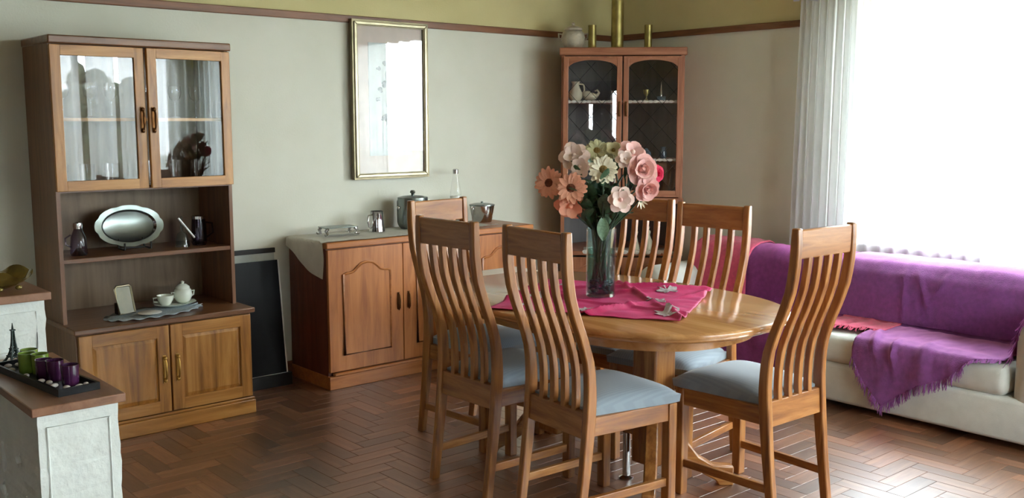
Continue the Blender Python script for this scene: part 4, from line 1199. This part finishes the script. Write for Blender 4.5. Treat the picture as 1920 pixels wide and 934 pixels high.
# right-hand throw: back, seat and a long pointed corner hanging down the front
y_a, y_b = 2.62, 1.89
drops = interp([(0, s_at_z(.30)), (.10, s_at_z(.18)), (.24, s_at_z(.075)), (.34, s_at_z(.14)), (.5, s_at_z(.22)), (.68, s_at_z(.28)), (.82, SEG[13] + .01), (1, SEG[13] - .03)])
throw('violet_throw', 'violet throw with fringe spread over the right seat and hanging to a point', 'purple', y_a, y_b, SEG[9] - .02, drops, .012, 3, 80, 60, fringe=330, folds=((.12, SEG[12], 1.2, .02, .02, .12), (.5, SEG[13], 1.5, .012, .03, .2), (.3, SEG[14], 1.4, .015, .015, .1)))
throw('violet_back_throw', 'large violet throw draped smoothly over the right part of the sofa back', 'purple', 2.93, 1.80, 0, lambda u: SEG[9] + .012, .018, 6, 90, 50, puff=.012, folds=((.42, SEG[7] + .05, 1.1, .014, .012, .08), (.50, SEG[7] + .02, 2.1, .014, .012, .07), (.33, SEG[8], 1.5, .010, .015, .12)))
throw('plum_throw', 'plum throw over the middle of the sofa back and seat, hanging behind the table', 'purple2', 3.62, 2.86, 0, interp([(0, s_at_z(.06)), (.75, s_at_z(.05)), (.8, SEG[12]), (1, SEG[12] - .02)]), .010, 9, 60, 60, puff=.006)
throw('rose_throw', 'rose pink throw over the far left end of the sofa back', 'rosecloth', 3.99, 3.56, 0, lambda u: SEG[11], .022, 12, 40, 50, puff=.01)
throw('pink_seat_cloth', 'crumpled pink cloth with frilled edge on the sofa seat beside the violet throw', 'rosecloth', 2.90, 2.56, SEG[9] + .01, interp([(0, SEG[12] - .02), (.4, SEG[12] - .05), (.7, SEG[12] - .09), (1, SEG[12] - .12)]), .020, 15, 30, 24, fringe=160)
# bunched end of the violet throw over the right arm
def armthrow():
    def P(u, v):
        # goes from the seat side up and over the arm's inner edge
        ang = v * 2.2
        r = .05
        y = 1.872 - .10 * v + .006 * fbm(u * 8, v * 4)
        z = .42 + .20 * math.sin(min(1.57, ang)) + .008 * fbm(u * 9 + 3, v * 6)
        x = 4.66 + .40 * u + .02 * v + .008 * fbm(v * 9, u * 5, 2)
        return (x, y - (.012 if v < .5 else 0) + .012, z)
    b = MB().grid(P, 30, 20)
    o = b.build('bunched_throw', 'purple2', None, True, org=(4.85, 1.85, .5), solid=.006); tag(o, 'dark bunched end of a violet throw lying against the right sofa arm', 'throw')
    f = MB(); rnd = random.Random(3)
    for i in range(70):
        p = Vector(P(0, rnd.random())); q = p + Vector((-.03 - .02 * rnd.random(), rnd.uniform(-.02, .02), -.03 - .02 * rnd.random()))
        f.tube([p, (p + q) / 2, q], [.0026, .0022, .0012], 4)
    f = f.shift((-4.85, -1.85, -.5)).build('fringe', 'purple2', o, True); f['kind'] = 'stuff'
armthrow()

# ================================================================== THINGS ON THE HALF WALL
t = thing('leaf_bowl', 'amber glass bowl with wavy rim on the taller part of the half wall', 'bowl', (.90, 3.74, .9155), R(20))
def bowl():
    n = 64; vs = []; fs = []
    levels = [(.03, .004), (.06, .014), (.10, .035), (.125, .060), (.120, .060), (.095, .038), (.055, .018), (.01, .010)]
    for li, (r, z) in enumerate(levels):
        k2 = max(0, (z - .02) / .04)
        for k in range(n):
            a = 2 * math.pi * k / n
            q = r * (1 + .10 * k2 * math.cos(5 * a + .3)); zz = z + .014 * k2 * math.sin(5 * a)
            vs.append((.78 * q * math.cos(a), q * math.sin(a), zz))
    m = len(levels)
    for i in range(m - 1):
        for k in range(n): fs.append((i * n + k, i * n + (k + 1) % n, (i + 1) * n + (k + 1) % n, (i + 1) * n + k))
    fs += [tuple(range(n - 1, -1, -1)), tuple((m - 1) * n + k for k in range(n))]
    return MB().add(vs, fs)
bowl().build('body', 'aglass', t, True)
for k in range(5):
    a = 2 * math.pi * k / 5 + .2
    MB().ball((.055 * math.cos(a), .07 * math.sin(a), .008), .012, .012, .008, 10, 5).build('foot', 'aglass', t, True)
ct = thing('candle_tray', 'long black tray of candle glasses on the low half wall', 'tray', (.885, 3.23, .7005), R(7))
MB().box(-.058, .058, -.235, .235, 0, .008).build('base', 'black', ct)
for (a, c, d, e) in ((-.062, -.054, -.24, .24), (.054, .062, -.24, .24), (-.054, .054, -.24, -.232), (-.054, .054, .232, .24)):
    MB().box(a, c, d, e, 0, .022).build('rim', 'black', ct)
ctM = Matrix.Translation((.885, 3.23, .7005)) @ Matrix.Rotation(R(7), 4, 'Z')
def candle(x, y, m, label, r=.0265, h=.062):
    t = thing('candle_glass', label, 'candle', ctM @ Vector((x, y, .0085)), group='candle glasses in the tray')
    MB().lathe([(r * .9, 0), (r, h), (r * .92, h), (r * .86, .045)], 24).build('cup', m, t, True)
    MB().lathe([(r * .85, .01), (r * .85, .044), (.001, .044)], 20).build('wax', m, t, True)
    MB().tube([(0, 0, .044), (.001, 0, .053)], .0012, 6).build('wick', 'blackm', t)
candle(.012, -.155, 'purplewax', 'purple candle glass at the near right end of the tray')
candle(.006, -.065, 'purplewax', 'purple candle glass, second from the right end of the tray')
candle(-.012, -.03, 'purplewax', 'purple candle glass next to the green ones in the tray', .025)
candle(.012, .055, 'greenwax', 'green candle glass nearest the purple ones in the tray')
candle(-.012, .095, 'greenwax', 'green candle glass in the middle of the tray')
candle(.014, .14, 'greenwax', 'green candle glass at the far end of the tray')
rnd = random.Random(31)
spots = [(.036, -.205), (.012, -.212), (-.02, -.20), (-.035, -.15), (-.030, -.105), (.035, -.11), (-.04, -.07), (.04, -.02), (-.042, .03), (.038, .10), (-.042, .14), (.0, .19), (-.03, .20)]
words = ['at the front right corner', 'at the front edge', 'near the front left corner', 'left of the near purple candle', 'left between the first two candles', 'right between the first two candles', 'left of the second purple candle', 'right of the third purple candle', 'left before the green candles', 'right of the green candles', 'left of the far green candle', 'at the far end', 'at the far left corner']
for (x, y), w in zip(spots, words):
    b = MB().ball((0, 0, .006), rnd.uniform(.010, .015), rnd.uniform(.008, .012), .0065, 10, 6)
    o = b.build('pebble', 'wpebble', None, True, loc=ctM @ Vector((x, y, .0082)), rot=(0, 0, rnd.uniform(0, 3)))
    tag(o, 'white pebble in the candle tray, %s' % w, 'pebble', 'pebbles in the candle tray')
def tower():
    t = thing('tower_figurine', 'small dark lattice tower figurine behind the candles', 'figurine', (.875, 3.52, .7005), R(10))
    def w(z): return .024 * math.exp(-z / .030) + .0024
    zs = [0, .008, .016, .026, .038, .052, .070, .09, .112]
    for sx in (-1, 1):
        for sy in (-1, 1):
            MB().tube([(sx * w(z), sy * w(z), z) for z in zs], [.0045, .0042, .004, .0036, .003, .0026, .0022, .002, .002], 4).build('leg', 'iron', t)
    for z, h in ((.022, .004), (.046, .003), (.108, .004)):
        k = w(z) + .004; MB().box(-k, k, -k, k, z, z + h).build('platform', 'iron', t)
    b = MB()
    for i in range(2, 8):
        z0, z1 = zs[i], zs[i + 1]; a, c = w(z0), w(z1)
        for q in range(4):
            rot = Matrix.Rotation(q * math.pi / 2, 3, 'Z')
            b.tube([rot @ Vector((a, -a, z0)), rot @ Vector((c, c, z1))], .0016, 4); b.tube([rot @ Vector((a, a, z0)), rot @ Vector((c, -c, z1))], .0016, 4)
    b.build('lattice', 'iron', t)
    MB().lathe([(.004, .110), (.003, .120), (.001, .134)], 8).build('spire', 'iron', t)
tower()

# ================================================================== PARQUET BLOCKS
bpy.context.view_layer.update()
dg = bpy.context.evaluated_depsgraph_get()
PLW, PLL, GAP = .080, .270, .0006
fw = Vector((math.cos(R(49)) * math.cos(R(7.4)), math.sin(R(49)) * math.cos(R(7.4)), -math.sin(R(7.4))))
rt = Vector((math.sin(R(49)), -math.cos(R(49)), 0)); upc = rt.cross(fw)
CAM = Vector((0, 0, 1.5))
def proj(p):
    v = Vector(p) - CAM; z = v.dot(fw)
    if z < .1: return None
    return (960 + 1870 * v.dot(rt) / z, 467 - 1870 * v.dot(upc) / z)
blocks = []
for m in range(-60, 60):
    for k in range(-160, 160):
        x, y = 2.0 + k * PLW + m * PLL, 3.4 + k * PLW - m * PLL
        blocks.append((x, y, PLL, PLW)); blocks.append((x, y + PLW, PLW, PLL))
inside = []
for (x, y, w, h) in blocks:
    x1, y1 = x + w, y + h
    xa, ya, xb, yb = max(x, XL + .005), max(y, YF + .005), min(x1, XW - .02), min(y1, YW - .02)
    if xb - xa < .012 or yb - ya < .012: continue
    inside.append((xa, ya, xb, yb, w > h))
scored = []
for q in inside:
    xa, ya, xb, yb, hz = q
    if (xb - xa) * (yb - ya) < .9 * PLW * PLL: scored.append((0, q)); continue
    c = [proj(p) for p in ((xa, ya, 0), (xb, ya, 0), (xb, yb, 0), (xa, yb, 0))]
    if None in c: scored.append((0, q)); continue
    area = abs(sum(c[i][0] * c[(i + 1) % 4][1] - c[(i + 1) % 4][0] * c[i][1] for i in range(4))) / 2
    vis = 0
    for fx in (.12, .5, .88):
        for fy in (.2, .8):
            p = Vector((xa + (xb - xa) * fx, ya + (yb - ya) * fy, -.001)); s = proj(p)
            if not (0 < s[0] < 1920 and 0 < s[1] < 934): continue
            d = p - CAM; L = d.length
            hit, loc, nn, ii, ob, mm = SC.ray_cast(dg, CAM, d.normalized(), distance=L - .002)
            if not hit: vis += 1
    scored.append((area * vis, q))
scored.sort(key=lambda t: -t[0])
prnd = random.Random(5)
def tone():
    v = prnd.choice([.48, .56, .66, .74, .82, .90, 1.0, 1.1, 1.32]) * prnd.uniform(.94, 1.06); wm = prnd.uniform(-.05, .05)
    return (v * (1 + wm), v, v * (1 - wm), 1)
def block_verts(xa, ya, xb, yb, cx=0., cy=0.):
    g = GAP; bv = .0012; x0, x1, y0, y1 = xa + g - cx, xb - g - cx, ya + g - cy, yb - g - cy
    v = [(x0, y0, -.006), (x1, y0, -.006), (x1, y1, -.006), (x0, y1, -.006), (x0, y0, -bv), (x1, y0, -bv), (x1, y1, -bv), (x0, y1, -bv),
         (x0 + bv, y0 + bv, 0), (x1 - bv, y0 + bv, 0), (x1 - bv, y1 - bv, 0), (x0 + bv, y1 - bv, 0)]
    f = [(0, 1, 5, 4), (1, 2, 6, 5), (2, 3, 7, 6), (3, 0, 4, 7), (4, 5, 9, 8), (5, 6, 10, 9), (6, 7, 11, 10), (7, 4, 8, 11), (8, 9, 10, 11)]
    return v, f
v, f = block_verts(-PLL / 2, -PLW / 2, PLL / 2, PLW / 2)
pm = bpy.data.meshes.new('parquet_block'); pm.from_pydata(v, [], f); pm.materials.append(M['plank_x'])
for s, (xa, ya, xb, yb, hz) in scored[:300]:
    o = bpy.data.objects.new('parquet_block', pm); link(o, floor)
    o.location = ((xa + xb) / 2, (ya + yb) / 2, 0)
    o.rotation_euler = (0, 0, (0 if hz else R(90)) + (math.pi if prnd.random() < .5 else 0))
    o.color = tone()
b = MB(); tones = []
for s, (xa, ya, xb, yb, hz) in scored[300:]:
    v, f = block_verts(xa, ya, xb, yb); b.add(v, f); tones.append(tone())
rest = b.build('parquet_remainder', 'plank_stuff', floor); rest['kind'] = 'stuff'
at = rest.data.color_attributes.new('tone', 'FLOAT_COLOR', 'POINT')
cols = []
for t4 in tones: cols += list(t4) * 12
at.data.foreach_set('color', cols)
